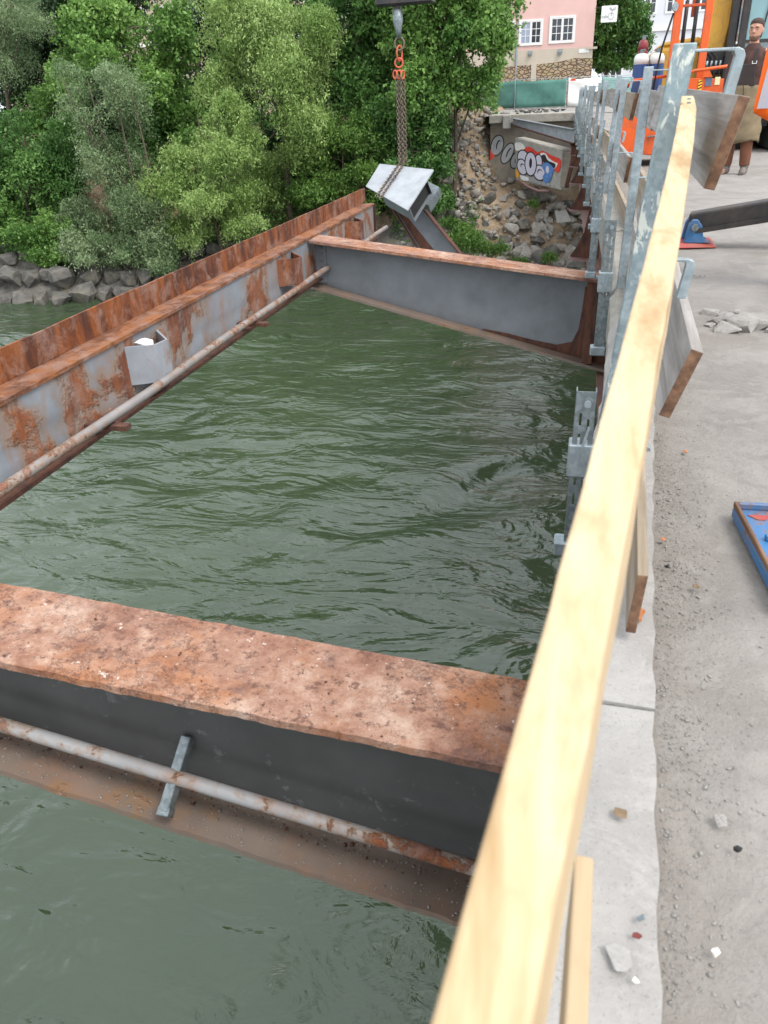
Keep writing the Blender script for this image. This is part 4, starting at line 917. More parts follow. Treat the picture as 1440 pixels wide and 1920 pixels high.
def person(loc, label, yaw, spec):
    P = thing('person', (0,0,0), label, 'person')
    hp, L = spec['hip'], spec['lean']       # lean: sideways offset at shoulder height
    def lx(z): return L*max(0, (z-.9)/.5)
    body = MB()
    body.loft([zr(.86,.15,.11,0,lx(.86)), zr(.98,.155,.115,0,lx(.98)), zr(1.12,.14,.105,0,lx(1.12)), zr(1.28,.165,.115,0,lx(1.28)), zr(1.40,.18,.10,0,lx(1.40)), zr(1.46,.12,.075,0,lx(1.46)), zr(1.50,.065,.06,.0,lx(1.5)), zr(1.56,.054,.056,-.005,lx(1.5)), zr(1.62,.05,.052,-.01,lx(1.5))], 18)
    hx = lx(1.5)
    # head
    body.loft([zr(1.555,.03,.03,-.05,hx), zr(1.565,.046,.05,-.038,hx), zr(1.60,.061,.075,-.022,hx), zr(1.645,.070,.09,-.012,hx), zr(1.69,.075,.096,-.006,hx), zr(1.73,.074,.095,-.002,hx), zr(1.765,.062,.08,.0,hx), zr(1.785,.04,.05,.002,hx), zr(1.792,.012,.018,.002,hx)], 20)
    body.loft([(Vector((hx,-.094,1.685)),(.008,0,0),(0,.012,.0)), (Vector((hx,-.106,1.66)),(.012,0,0),(0,.014,0)), (Vector((hx,-.114,1.642)),(.017,0,0),(0,.014,0)), (Vector((hx,-.098,1.632)),(.014,0,0),(0,.012,0))], 8)   # nose
    for s in (-1, 1):
        body.loft([(Vector((hx+s*.074,.01,1.635)),(.008,0,0),(0,.014,0)), (Vector((hx+s*.080,.012,1.66)),(.010,0,0),(0,.022,0)), (Vector((hx+s*.080,.016,1.69)),(.008,0,0),(0,.02,0))], 8)          # ears
        body.loft([(Vector((hx+s*.052,-.086,1.700)),(.0,0,.008),(0,.012,0)), (Vector((hx+s*.03,-.096,1.705)),(0,0,.009),(0,.012,0)), (Vector((hx+s*.012,-.096,1.700)),(0,0,.007),(0,.01,0))], 8)   # brow
    body.loft([(Vector((hx-.025,-.088,1.602)),(0,0,.009),(0,.008,0)), (Vector((hx,-.096,1.603)),(0,0,.012),(0,.01,0)), (Vector((hx+.025,-.088,1.602)),(0,0,.009),(0,.008,0))], 8)
    arms = spec['arms']
    for s, (sh, el, wr) in zip((-1, 1), arms):
        sh, el, wr = Vector(sh), Vector(el), Vector(wr)
        limb(body, [sh+Vector((-s*.06,0,.02)), sh, sh*.5+el*.5, el, el*.4+wr*.6, wr], [.06,.056,.05,.042,.038,.028])
        hand(body, wr, wr-el, s)
    legs = spec['legs']
    for s, (hi, kn, an) in zip((-1, 1), legs):
        hi, kn, an = Vector(hi), Vector(kn), Vector(an)
        limb(body, [hi+Vector((0,0,.06)), hi, hi*.5+kn*.5, kn, kn*.55+an*.45, an], [.085,.09,.078,.058,.055,.038])
        limb(body, [an+Vector((0,.03,-.045)), an+Vector((0,-.03,-.05)), an+Vector((s*.015,-.13,-.065)), an+Vector((s*.018,-.17,-.068))], [(.035,.035),(.04,.035),(.04,.024),(.025,.015)])
    remeshed(body, 'body', M['skin'], P, .008, 2)
    for s in (-1, 1):
        e_ = MB().loft([(Vector((hx+s*.031,-.089,1.672+dz)),(.0085*k,0,0),(0,.005*k,0)) for dz, k in ((-.007,.4),(-.003,.9),(.003,.9),(.007,.4))], 10).build('eye', M['eye'], P, smooth=True)
    MB().loft([(Vector((hx-.024,-.099,1.603)),(0,0,.002),(0,.003,0)), (Vector((hx,-.107,1.604)),(0,0,.006),(0,.003,0)), (Vector((hx+.024,-.099,1.603)),(0,0,.002),(0,.003,0))], 8).build('lips', M['lip'], P, smooth=True)
    bd = MB(); bd.loft([zr(1.548,.03,.03,-.052,hx), zr(1.558,.049,.053,-.039,hx), zr(1.585,.062,.074,-.026,hx), zr(1.612,.066,.077,-.018,hx)], 18)
    remeshed(bd, 'beard', M['beard'], P, .007, 2)
    for s in (-1, 1): MB().tube([(hx+s*.014,-.106,1.697),(hx+s*.03,-.107,1.702),(hx+s*.05,-.094,1.697)], .0045, 6).build('eyebrow', M['hair'], P, smooth=True)
    hr = MB(); hr.loft([zr(1.665,.079,.06,.045,hx), zr(1.70,.083,.078,.03,hx), zr(1.735,.083,.098,.004,hx), zr(1.77,.073,.092,.0,hx), zr(1.795,.05,.062,.0,hx), zr(1.804,.014,.02,.0,hx)], 20)
    remeshed(hr, 'hair', M['hair'], P, .007, 2)
    # clothing
    top = MB(); k = spec['bulk']
    zb = spec['hem']
    zz = [zb, (zb+1.02)/2, 1.02, 1.14, 1.28, 1.38, 1.445, 1.50, 1.53]; rx = [.185, .18, .17, .165, .185, .195, .15, .085, .066]; ry = [.14, .135, .13, .125, .135, .118, .095, .078, .068]
    top.loft([zr(z, a*k, b*k, 0, lx(z)) for z, a, b in zip(zz, rx, ry)], 20)
    for s, (sh, el, wr) in zip((-1, 1), arms):
        sh, el, wr = Vector(sh), Vector(el), Vector(wr)
        limb(top, [sh+Vector((-s*.08,0,.0)), sh, sh*.5+el*.5, el, el*.5+wr*.5, el*.08+wr*.92], [r_*k for r_ in (.07,.072,.066,.058,.055,.046)], 14)
    remeshed(top, 'jacket' if spec['jacket'] == 'hivis' else 'shirt', M[spec['jacket']], P, .012, 3)
    tr = MB(); tr.loft([zr(.80,.165,.125,0,0), zr(.9,.172,.13,0,lx(.9)), zr(1.0,.166,.124,0,lx(1.0))], 18)
    for s, (hi, kn, an) in zip((-1, 1), legs):
        hi, kn, an = Vector(hi), Vector(kn), Vector(an)
        limb(tr, [hi+Vector((0,0,.08)), hi, hi*.5+kn*.5, kn, kn*.5+an*.5, an*.95+kn*.05], [.098,.103,.092,.078,.076,.068], 14)
    remeshed(tr, 'trousers', M[spec['trousers']], P, .012, 3)
    for s, (hi, kn, an) in zip((-1, 1), legs):
        an = Vector(an); b = MB()
        limb(b, [an+Vector((0,.012,.05)), an+Vector((0,.005,-.01))], [.062,.058])
        limb(b, [an+Vector((0,.06,-.05)), an+Vector((0,.02,-.045)), an+Vector((0,-.06,-.052)), an+Vector((s*.02,-.15,-.062)), an+Vector((s*.03,-.20,-.07))], [(.04,.045),(.05,.05),(.052,.046),(.052,.035),(.03,.02)])
        remeshed(b, 'boot', M['boot'], P, .01, 2)
    spec['extra'](P, lx)
    P.location = loc; P.rotation_euler = (0,0,yaw); return P
def worker_extra(P, lx):
    # long split apron hanging in front, bib above it, two braces with a buckle
    mb = MB(); vs, fs = [], []; nz, na = 16, 14
    for t in (0, 1):
        for i in range(nz):
            z = 1.06-i*(1.06-.40)/(nz-1); rr = .18+.045*(i/(nz-1))
            for j in range(na):
                a = -1.75+3.5*j/(na-1); fold = (.02*math.sin(j*1.9+i*.3)+.012*math.sin(j*3.7-i*.5))*(i/(nz-1))**.6+.006*math.sin(i*1.7+j*.6)
                r0 = rr+fold+(.012 if t == 0 else 0)
                vs.append((r0*math.sin(a)*1.08, -r0*math.cos(a)*.86-.005, z+.02*math.sin(j*.8)*(i == nz-1)))
    n1 = nz*na
    for i in range(nz-1):
        for j in range(na-1):
            q = (i*na+j, i*na+j+1, (i+1)*na+j+1, (i+1)*na+j); fs += [q, tuple(n1+k for k in reversed(q))]
    for i in range(nz-1): fs += [(i*na, (i+1)*na, n1+(i+1)*na, n1+i*na), (i*na+na-1, n1+i*na+na-1, n1+(i+1)*na+na-1, (i+1)*na+na-1)]
    for j in range(na-1): fs += [(j, n1+j, n1+j+1, j+1), ((nz-1)*na+j, (nz-1)*na+j+1, n1+(nz-1)*na+j+1, n1+(nz-1)*na+j)]
    mb.add(vs, fs).build('apron', M['apron'], P, smooth=True)
    MB().prism([(-.13,-.158,1.05),(.13,-.158,1.05),(.10,-.165,1.30),(-.10,-.165,1.30)], (0,.012,0)).build('bib', M['bib'], P, bevel=.006)
    MB().tube([(.0,-.19,1.06),(.02,-.205,.98),(.03,-.215,.86)], .006, 6).build('apron_cord', M['bib'], P)
    for s in (-1, 1):
        MB().bar((s*.085,-.155,1.28), (s*.085,-.11,1.46), .04, .012, up=(0,1,0)).build('brace', M['bib'], P)
        b = MB(); b.tube([(s*.085-.025,-.172,1.33),(s*.085-.025,-.172,1.30),(s*.085+.025,-.172,1.30),(s*.085+.025,-.172,1.33)], .005, 6); b.build('buckle', M['white'], P)
def up_arm(): return [((-.205,.0,1.40), (-.255,.03,1.13), (-.235,-.05,.90)), ((.205,.0,1.40), (.26,.03,1.13), (.24,-.06,.90))]
person((2.03, 12.2, 0), 'standing worker in brown shirt, bib and long khaki apron, seen behind the guardrail', R(-24),
       dict(hip=.9, lean=.0, arms=up_arm(), legs=[((-.09,0,.88),(-.105,-.01,.48),(-.11,.02,.09)), ((.09,0,.88),(.115,-.03,.48),(.13,.0,.09))], bulk=1.0, hem=.98, jacket='shirt', trousers='trouser', extra=worker_extra))
def hv_extra(P, lx):
    # reflective bands on the sleeve nearest to the picture and round the body
    for s, (sh, el, wr) in zip((-1,), HV_ARMS):
        sh, el, wr = Vector(sh), Vector(el), Vector(wr); dv = Vector((.012,.0,0)); o = Vector((-.028,-.078,0))
        MB().prism([sh+o+Vector((-.03,0,.05)), sh+o+Vector((.03,0,.05)), el+o+Vector((.03,.0,0)), el+o+Vector((-.03,0,0))], (0,-.006,0)).build('reflective_tape', M['reflect'], P)
    for z in (1.0,):
        MB().loft([zr(z-.03,.205,.158,0,lx(z)), zr(z+.03,.205,.158,0,lx(z))], 24).build('reflective_band', M['reflect'], P)
HV_ARMS = [((-.24,.0,1.38), (-.40,-.02,1.10), (-.36,-.06,.86)), ((.24,.0,1.38), (.3,.03,1.1), (.25,-.1,.9))]
HV_ARMS = [((-.385,.0,1.40), (-.44,-.01,.92), (-.20,-.10,.82)), ((.14,.0,1.40), (.24,.03,1.12), (.22,-.1,.9))]
person((1.39, 5.05, .04), 'worker in orange hi-vis jacket with grey reflective tape, cut off by the right edge', R(0),
       dict(hip=.9, lean=-.08, arms=HV_ARMS, legs=[((-.08,0,.88),(-.07,0,.48),(-.06,.02,.09)), ((.1,0,.88),(.12,0,.48),(.14,.02,.09))], bulk=1.14, hem=.80, jacket='hivis', trousers='navy', extra=hv_extra))
# ------------------------------------------------------------------ far bank: abutment, fence, houses, stones
AB = thing('bridge_abutment', (-2.7, 46, -2), 'broken concrete bridge abutment with graffiti beneath the deck end', 'abutment')
MB().box(-4.86, 9, 46.0, 47.2, -5, -.30).build('back_wall', M['abut'], AB, bevel=.03)
mb = MB(); mb.box(-4.9, -.3, 45.55, 47.4, -.298, .10); mb.build('cap_slab', M['slab'], AB, bevel=.03)
MB().box(-4.15, -3.75, 45.30, 45.548, -.55, .06).build('bearing_block', M['kerb'], AB, bevel=.02)
MB().box(-.55, .4, 44.6, 45.54, -.30, .08).build('slab_corner', M['slab'], AB, bevel=.03)
a, b = hy(962,222,45.3), hy(1078,243,42.2)
for nm, dz, w, h, mt in (('beam_top_flange', .0, .3, .03, 'web_far'), ('beam_web', -.30, .02, .55, 'lift_plate'), ('beam_bottom_flange', -.60, .34, .04, 'rust_dark')):
    MB().bar(a+Vector((0,0,dz*.5)), b+Vector((0,0,dz)), w, h if nm != 'beam_web' else .34).build(nm, M[mt], AB)
MB().prism([a+Vector((0,-.02,-.02)), b+Vector((0,-.02,-.02)), b+Vector((0,-.02,-.60)), a+Vector((0,-.02,-.30))], (0,.03,0)).build('beam_side', M['lift_plate'], AB)
# leaning graffiti block
q0, q1, q2, q3 = hy(965,258,45), hy(1054,280,43.2), hy(1052,357,43.2), hy(967,338,45)
gb = MB().prism([q0, q1, q2, q3], (.45,.75,0)).build('graffiti_block', M['abut_l'], AB, bevel=.04)
MB().prism([hy(1052,283,43.4), hy(1078,290,43.2), hy(1072,352,42.9), hy(1050,352,43.1)], (.2,.8,0)).build('lower_block', M['abut'], AB, bevel=.04)
U_ = (q1-q0); V_ = (q3-q0); N_ = U_.cross(V_).normalized(); N_ = -N_ if N_.y > 0 else N_
def gp(u, v, off): return q0*(1-u)*(1-v)+q1*u*(1-v)+q2*u*v+q3*(1-u)*v+N_*off
def blob(pts, off, mat, nm='graffiti_shape', par=None, f=None):
    f = f or gp; P = [Vector(p) for p in pts]; out = []
    n = len(P)
    for i in range(n):                      # closed Catmull-Rom
        p0, p1, p2, p3 = P[i-1], P[i], P[(i+1) % n], P[(i+2) % n]
        for k in range(5):
            t = k/5; out.append(.5*((2*p1)+(p2-p0)*t+(2*p0-5*p1+4*p2-p3)*t*t+(-p0+3*p1-3*p2+p3)*t**3))
    tri = MB(); c = sum(out, Vector((0,0)))/len(out); m_ = len(out)
    tri.add([f(c.x, c.y, off)]+[f(p.x, p.y, off) for p in out], [(0, i+1, (i+1) % m_+1) for i in range(m_)])
    return tri.build(nm, M[mat], par or gb)
def ell(cx, cy, rx, ry, rot=0, n=10):
    return [(cx+rx*math.cos(a)*math.cos(rot)-ry*math.sin(a)*math.sin(rot), cy+rx*math.cos(a)*math.sin(rot)+ry*math.sin(a)*math.cos(rot)) for a in [2*math.pi*k/n for k in range(n)]]
z_ = .05
blob([(.22,.22),(.34,.12),(.5,.2),(.62,.14),(.8,.2),(.98,.24),(.99,.42),(.93,.58),(.8,.5),(.3,.42)], z_, 'gr_red'); blob([(.55,.26),(.66,.18),(.75,.28),(.86,.34),(.93,.36),(.86,.5),(.7,.5)], z_+.002, 'gr_white'); blob([(.58,.30),(.66,.22),(.73,.34),(.88,.38),(.85,.5),(.7,.5)], z_+.004, 'gr_black')
for cx, cy, rx, ry, rot, hole in ((.19,.40,.11,.15,.2,0),(.17,.64,.105,.17,-.1,1),(.36,.52,.115,.27,.05,2),(.52,.46,.075,.20,.1,0),(.55,.68,.12,.17,.1,1)):
    blob(ell(cx, cy, rx+.022, ry+.03, rot), z_+.006+hole*.003, 'gr_black'); blob(ell(cx, cy, rx, ry, rot), z_+.0075+hole*.003, 'gr_lilac')
    if hole == 1: blob(ell(cx+.01, cy-.02, rx*.45, ry*.4, rot), z_+.0125, 'gr_black'); blob(ell(cx+.02, cy, rx*.4, ry*.36, rot), z_+.014, 'gr_lilac')
    if hole == 2: blob(ell(cx, cy-.02, rx*.28, ry*.45, rot), z_+.016, 'gr_black')
blob([(.60,.5),(.68,.40),(.78,.42),(.86,.52),(.82,.64),(.78,.82),(.68,.90),(.62,.78),(.66,.64)], z_+.012, 'gr_blue'); blob(ell(.72,.56,.035,.09), z_+.0135, 'gr_lilac')
blob([(.02,.72),(.10,.78),(.08,.92),(.02,.9)], z_, 'gr_yel'); blob([(.12,.84),(.3,.86),(.3,.94),(.16,.95)], z_, 'gr_white')
for k in range(5): blob(ell(.34+k*.1, .92, .045, .04), z_+.001*k, 'gr_silver')
blob([(.02,.12),(.16,.08),(.24,.18),(.12,.26),(.03,.28)], z_, 'gr_white')
bw = AB.children[0]
def wp(u, v, off): p0 = hy(921,246,45.99); return Vector((p0.x+u*1.9, 45.99-off, p0.z-v*2.0))
for cx, cy, rx, ry, rot in ((.18,.35,.16,.24,.3),(.48,.55,.13,.26,.5),(.72,.72,.12,.2,.4),(.95,.9,.12,.18,.3)):
    blob(ell(cx,cy,rx+.03,ry+.03,rot), .004, 'gr_black', par=bw, f=wp); blob(ell(cx,cy,rx,ry,rot), .008, 'gr_silver', par=bw, f=wp); blob(ell(cx+.03,cy-.02,rx*.35,ry*.5,rot), .011, 'gr_black', par=bw, f=wp); blob(ell(cx+.05,cy,rx*.28,ry*.45,rot), .014, 'gr_silver', par=bw, f=wp)
blob([(0,.45),(.12,.5),(.1,.62),(.0,.7)], .006, 'gr_red', par=bw, f=wp)
# drain pipe by the abutment
MB().tube([hy(1068,262,42.6), hy(1076,275,42.6), hy(1074,300,42.6), hy(1062,352,42.4)], .11, 10).build('drain_pipe', M['rust_dark'], AB, smooth=True)
MB().tube([hy(972,338,44.2), hy(990,350,43.6), hy(1010,358,43.2), hy(1030,358,43)], .07, 8).build('fallen_pipe', M['plum'], AB, smooth=True)
# broken slabs lying on the cap
for k in range(34):
    x = rng.uniform(-4.4, -.9); y = rng.uniform(46.0, 49.5); s = rng.uniform(.18, .42)
    o = link('slab_fragment', rockmesh('slab_fragment', 500+k % 9, .35, 14, s), M['rubble'] if k % 4 else M['asphalt']); o.location = (x, y, .12+rng.uniform(0,.12)); o.rotation_euler = (R(rng.uniform(-30,30)), R(rng.uniform(-30,30)), rng.uniform(0,6))
    tag(o, 'broken concrete fragment in the heap on top of the abutment', 'rubble', 'rubble heap on the abutment')
# riprap on the left shore: shared meshes
RK = [rockmesh('boulder', 700+k, .8, 20) for k in range(9)]; RKL = [rockmesh('bank_stone', 740+k, .6, 16) for k in range(9)]
for me in RK: me.materials.append(M['stone'])
for me in RKL: me.materials.append(M['stone_l'])
for row, (dd, zz, s0) in enumerate(((-.35, -7.35, 1.25), (.7, -6.5, 1.15), (1.9, -5.7, .9))):
    x = -33.0+row*.4
    while x < (-5.5, -9, -17)[row]:
        s = s0*rng.uniform(.75, 1.3); o = bpy.data.objects.new('boulder', RK[rng.integers(9)]); COL.objects.link(o)
        yb = float(shore(x)); o.location = (x, yb+dd+rng.uniform(-.2,.2), zz+rng.uniform(-.15,.15)); o.rotation_euler = (R(rng.uniform(-20,20)), R(rng.uniform(-20,20)), rng.uniform(0,6.28)); o.scale = (s, s, s*rng.uniform(.85,1.1))
        tag(o, ['grey boulder at the waterline of the far bank', 'grey boulder in the middle row of the bank riprap', 'grey boulder in the upper row of the bank riprap'][row], 'boulder', 'riprap boulders on the far bank'); x += s*rng.uniform(.72, .95)
# stones and rubble on the slope below the abutment
def slope_z(x, y):
    dq = y-float(shore(x)); z = float(bank_z(np.array([x]), np.array([y]))[0])+2.7*math.exp(-((x+6.6)/1.5)**2)*min(max((dq-1)/3, 0), 1)*min(max((10.5-dq)/3, 0), 1); return min(z, -3.2) if x > -4.6 else z
for k in range(300):
    x = rng.uniform(-8.2, .8); d = rng.uniform(-.5, 5.6); yb = float(shore(x))+d
    if yb > 45.4: continue
    big = d < 1.6
    s = rng.uniform(.55, 1.2) if big else rng.choice([.3,.45,.65,.9], p=[.3,.3,.28,.12])
    o = bpy.data.objects.new('bank_stone', RKL[rng.integers(9)] if k % 3 else RK[rng.integers(9)]); COL.objects.link(o)
    z = slope_z(x, yb)
    o.location = (x, yb, z+s*.1); o.rotation_euler = (R(rng.uniform(-30,60)), R(rng.uniform(-25,25)), rng.uniform(0,6.28)); o.scale = (s, s, s)
    tag(o, 'large stone at the foot of the slope under the abutment' if big else 'loose stone on the rubble slope under the abutment', 'stone', 'stones on the abutment slope')
V, T, n_ = [], [], 0
for k in range(900):
    x = rng.uniform(-9, 1.2) if k % 3 else rng.normal(-5.6, .7); y = float(shore(x))+rng.uniform(.3, 8.5)
    if x > -4.9 and y > 45.8: continue
    s = float(np.clip(rng.lognormal(math.log(.17), .65), .06, .7)); co, tr = proto[rng.integers(6)]; a = rng.uniform(0, 6.28); c, sn = math.cos(a), math.sin(a)
    p = co*s*np.array([1,1,1.5]); V.append(np.stack([p[:,0]*c-p[:,1]*sn+x, p[:,0]*sn+p[:,1]*c+y, p[:,2]+slope_z(x, y)+.2+s*.1], -1)); T.append(tr+n_); n_ += len(co)
o = link('rubble_scree', quadmesh('rubble_scree', np.concatenate(V), np.concatenate(T)), M['stone_l']); tag(o, 'small grey rubble covering the slope under the abutment', 'rubble', kind='stuff')
pv = hy(1057,407,43.0); MB().prism([hy(1040,401,43.2), hy(1062,399,43.2), hy(1070,416,42.4), hy(1044,418,42.4)], (0,.05,.12)).build('pale_slab', M['rubble'], None, bevel=.01, origin=pv)
tag(bpy.data.objects['pale_slab'], 'pale square paving slab lying on the slope under the abutment', 'paving slab')
# fence with green netting
def fence(px0, px1, y0, y1, mat, label, top=(150,145), nm='construction_fence'):
    a, b = hy(px0, top[0], y0), hy(px1, top[1], y1); a.z = 1.86+(y0-58)*.01; b.z = 1.86+(y1-58)*.01
    t = thing(nm, (a.x, a.y, .1), label, 'fence', 'construction fence panels')
    for p in (a, b): MB().tube([(p.x,p.y,.08), (p.x,p.y,p.z)], .03, 8).build('fence_post', M['galv'], t)
    for z in (1.84, 1.0, .16): MB().tube([(a.x,a.y,z+(a.z-1.86)), (b.x,b.y,z+(b.z-1.86))], .02, 8).build('fence_rail', M['galv'], t)
    n = 26; vs, fs = [], []
    dn = Vector((b.y-a.y, a.x-b.x, 0)).normalized()
    for i in range(n+1):
        for j in range(7):
            s = i/n; p = a.lerp(b, s); sag = .10*math.sin(math.pi*s)*(j == 6)+.03*math.sin(9*s+j)*(j > 4)
            w_ = .05+.05*math.sin(7*s+j*.9)+.02*math.sin(17*s-j)
            vs.append(tuple(Vector((p.x, p.y, .2+1.62*j/6-sag))-dn*-w_*0+Vector((0,-.035-abs(w_),0))))
    for i in range(n):
        for j in range(6): fs.append((i*7+j, (i+1)*7+j, (i+1)*7+j+1, i*7+j+1))
    o = MB().add(vs, fs).build('netting', M[mat], t, smooth=True)
    so_ = o.modifiers.new('s', 'SOLIDIFY'); so_.thickness = .006
    return t
fence(868, 966, 60, 58.3, 'net', 'green netted fence panel partly hidden by the tree'); fence(968, 1063, 58, 58, 'net', 'green netted fence panel in the middle, above the abutment')
wf = fence(1066, 1128, 58.4, 58.8, 'white', 'white covered fence panel with a red mark, right of the green netting'); fence(1130, 1245, 59, 61, 'net_l', 'pale green netted fence panel below the round tree'); fence(760, 866, 63, 60.2, 'net_l', 'pale netted fence panel behind the tree trunks')
p = hy(1073,150,58.2); MB().box(p.x-.12, p.x+.22, 58.12, 58.14, p.z-.05, p.z+.06).build('red_label', M['gr_red'], wf)
# pink house
PH = thing('pink_house', (-4, 65, .3), 'pink plastered house with cream base and white barred windows', 'house')
yb = 65.0
MB().box(-12, .20, yb, yb+11, 3.75, 12).build('upper_wall', M['pink'], PH); MB().box(-12.0, .205, yb-.02, yb+11, .2, 3.748).build('lower_wall', M['cream'], PH)
st = [(-12.02,.2),(.25,.2),(.25,3.05),(-1.0,3.12),(-2.2,2.92),(-3.5,2.85),(-12.02,2.6)]
MB().prism([(x, yb-.022, z) for x, z in st], (0,-.10,0)).build('stone_base', M['rubble_wall'], PH)
MB().box(-4.02, -3.65, yb-.16, yb-.02, .2, 2.85).build('base_pier', M['cream'], PH)
def window(par, x0, x1, z0, z1, y, cols, rows, curtain=False, mull=True):
    w = MB(); t = .07
    w.box(x0-.12, x1+.12, y-.06, y-.001, z1, z1+.1).box(x0-.12, x1+.12, y-.06, y-.001, z0-.1, z0).box(x0-.12, x0, y-.06, y-.001, z0, z1).box(x1, x1+.12, y-.06, y-.001, z0, z1)
    o = w.build('window', M['white'], par); xm = (x0+x1)/2
    fr = MB(); fr.box(x0, x1, y-.05, y-.012, z0, z0+t).box(x0, x1, y-.05, y-.012, z1-t, z1).box(x0, x0+t, y-.05, y-.012, z0+t, z1-t).box(x1-t, x1, y-.05, y-.012, z0+t, z1-t)
    if mull: fr.box(xm-.075, xm+.075, y-.055, y-.012, z0+t, z1-t)
    fr.build('frame', M['white'], o)
    for sx, (a, b) in enumerate(((x0+t, xm-.075), (xm+.075, x1-t)) if mull else ((x0+t, x1-t),)):
        cw = (b-a)/cols; rh = (z1-z0-2*t)/rows
        for i in range(cols):
            for j in range(rows):
                MB().box(a+i*cw+.018, a+(i+1)*cw-.018, y-.022, y-.010, z0+t+j*rh+.018, z0+t+(j+1)*rh-.018).build('pane', M['glass_sky'] if curtain and sx == 0 else M['glass'], o)
        gl = MB()
        for i in range(1, cols): gl.box(a+i*cw-.02, a+i*cw+.02, y-.04, y-.012, z0+t, z1-t)
        for j in range(1, rows): gl.box(a, b, y-.038, y-.0125, z0+t+j*rh-.02, z0+t+j*rh+.02)
        gl.build('glazing_bar', M['white'], o)
window(PH, -4.90, -3.45, 4.14, 5.52, yb, 2, 3, True); window(PH, -2.78, -1.22, 4.18, 5.62, yb, 2, 3); window(PH, -7.0, -5.4, 4.1, 5.5, yb, 2, 3)
MB().tube([(-5.12,yb-.1,.3), (-5.12,yb-.1,12)], .06, 8).build('downpipe', M['galv'], PH)
MB().box(-.25, .5, yb-.12, yb-.02, 3.62, 3.76).build('cornice', M['cream'], PH)
for x in (-4.15, -2.05): MB().prism([(x-.15,yb-.02,3.72),(x+.15,yb-.02,3.72),(x+.12,yb-.2,3.55),(x-.12,yb-.2,3.55)], (0,0,-.16)).build('wall_lamp', M['galv_dark'], PH)
MB().box(-.75, -.05, yb-.045, yb-.021, 3.42, 3.66).build('wall_plate', M['white'], PH)
# cafe sign
SG = thing('cafe_sign', (1.1, 64, 5.6), 'white rounded cafe sign with a sprouting cup logo, hanging before the tree', 'sign')
c0, w_, h_ = hy(1142.5, 26, 64), .53, .48
rp = []
for cx, cz, a0 in ((w_-.06,h_-.06,0),(-w_+.06,h_-.06,90),(-w_+.06,-h_+.06,180),(w_-.06,-h_+.06,270)):
    for k in range(5): a = R(a0+k*22.5); rp.append((c0.x+cx+.06*math.cos(a), 64, c0.z+cz+.06*math.sin(a)))
MB().prism(rp, (0,.08,0)).build('panel', M['white'], SG)
def line(pts, r=.012, nm='logo_line'): MB().tube([(c0.x+a, 63.99, c0.z+b) for a, b in pts], r, 5).build(nm, M['logo'], SG)
line([(.13+.19*math.cos(R(a)), -.13+.19*math.sin(R(a))) for a in range(20, 380, 24)]); line([(.15,-.13),(.16,.1),(.2,.2)]); line([(.2,.2),(.08,.34),(-.0,.36),(.04,.25),(.2,.2)]); line([(.2,.2),(.28,.32),(.4,.36),(.36,.24),(.2,.2)])
text_mesh('cafe', .25, M['logo'], 'sign_text', SG, (c0.x-.28, 63.988, c0.z-.15), (1,0,0), (0,0,1))
MB().tube([(c0.x-.4,64.04,c0.z+.45), (.15,64.9,c0.z+.45)], .025, 6).build('hanger', M['black'], SG)
# white house and the house behind the trees
WH = thing('white_house', (12, 92, .5), 'tall white townhouse with grey windows behind the round tree', 'house')
MB().box(1.5, 30, 92, 104, .3, 16).build('wall', M['white_plaster'], WH); MB().box(1.4, 30.1, 91.85, 91.998, 5.9, 6.25).build('string_course', M['white'], WH); MB().box(1.4, 30.1, 91.9, 91.998, 3.6, 3.8).build('string_course', M['white'], WH)
for x in (2.2, 4.8, 6.9, 9.4, 12, 14.6):
    for z in (1.2, 7.4, 11): window(WH, x, x+1.1, z, z+(1.7 if z > 2 else 1.9), 92, 1, 2)
BH = thing('beige_house', (-30, 85, .5), 'long beige house glimpsed through the trees', 'house')
MB().box(-62, -13, 84, 96, .3, 14).build('wall', M['beige'], BH); MB().box(-62.2, -12.8, 83.8, 83.998, 6.6, 6.9).build('string_course', M['white'], BH)
for k in range(16):
    for z in (2.2, 8.0): window(BH, -60+k*3, -58.6+k*3, z, z+1.9, 84, 1, 2)
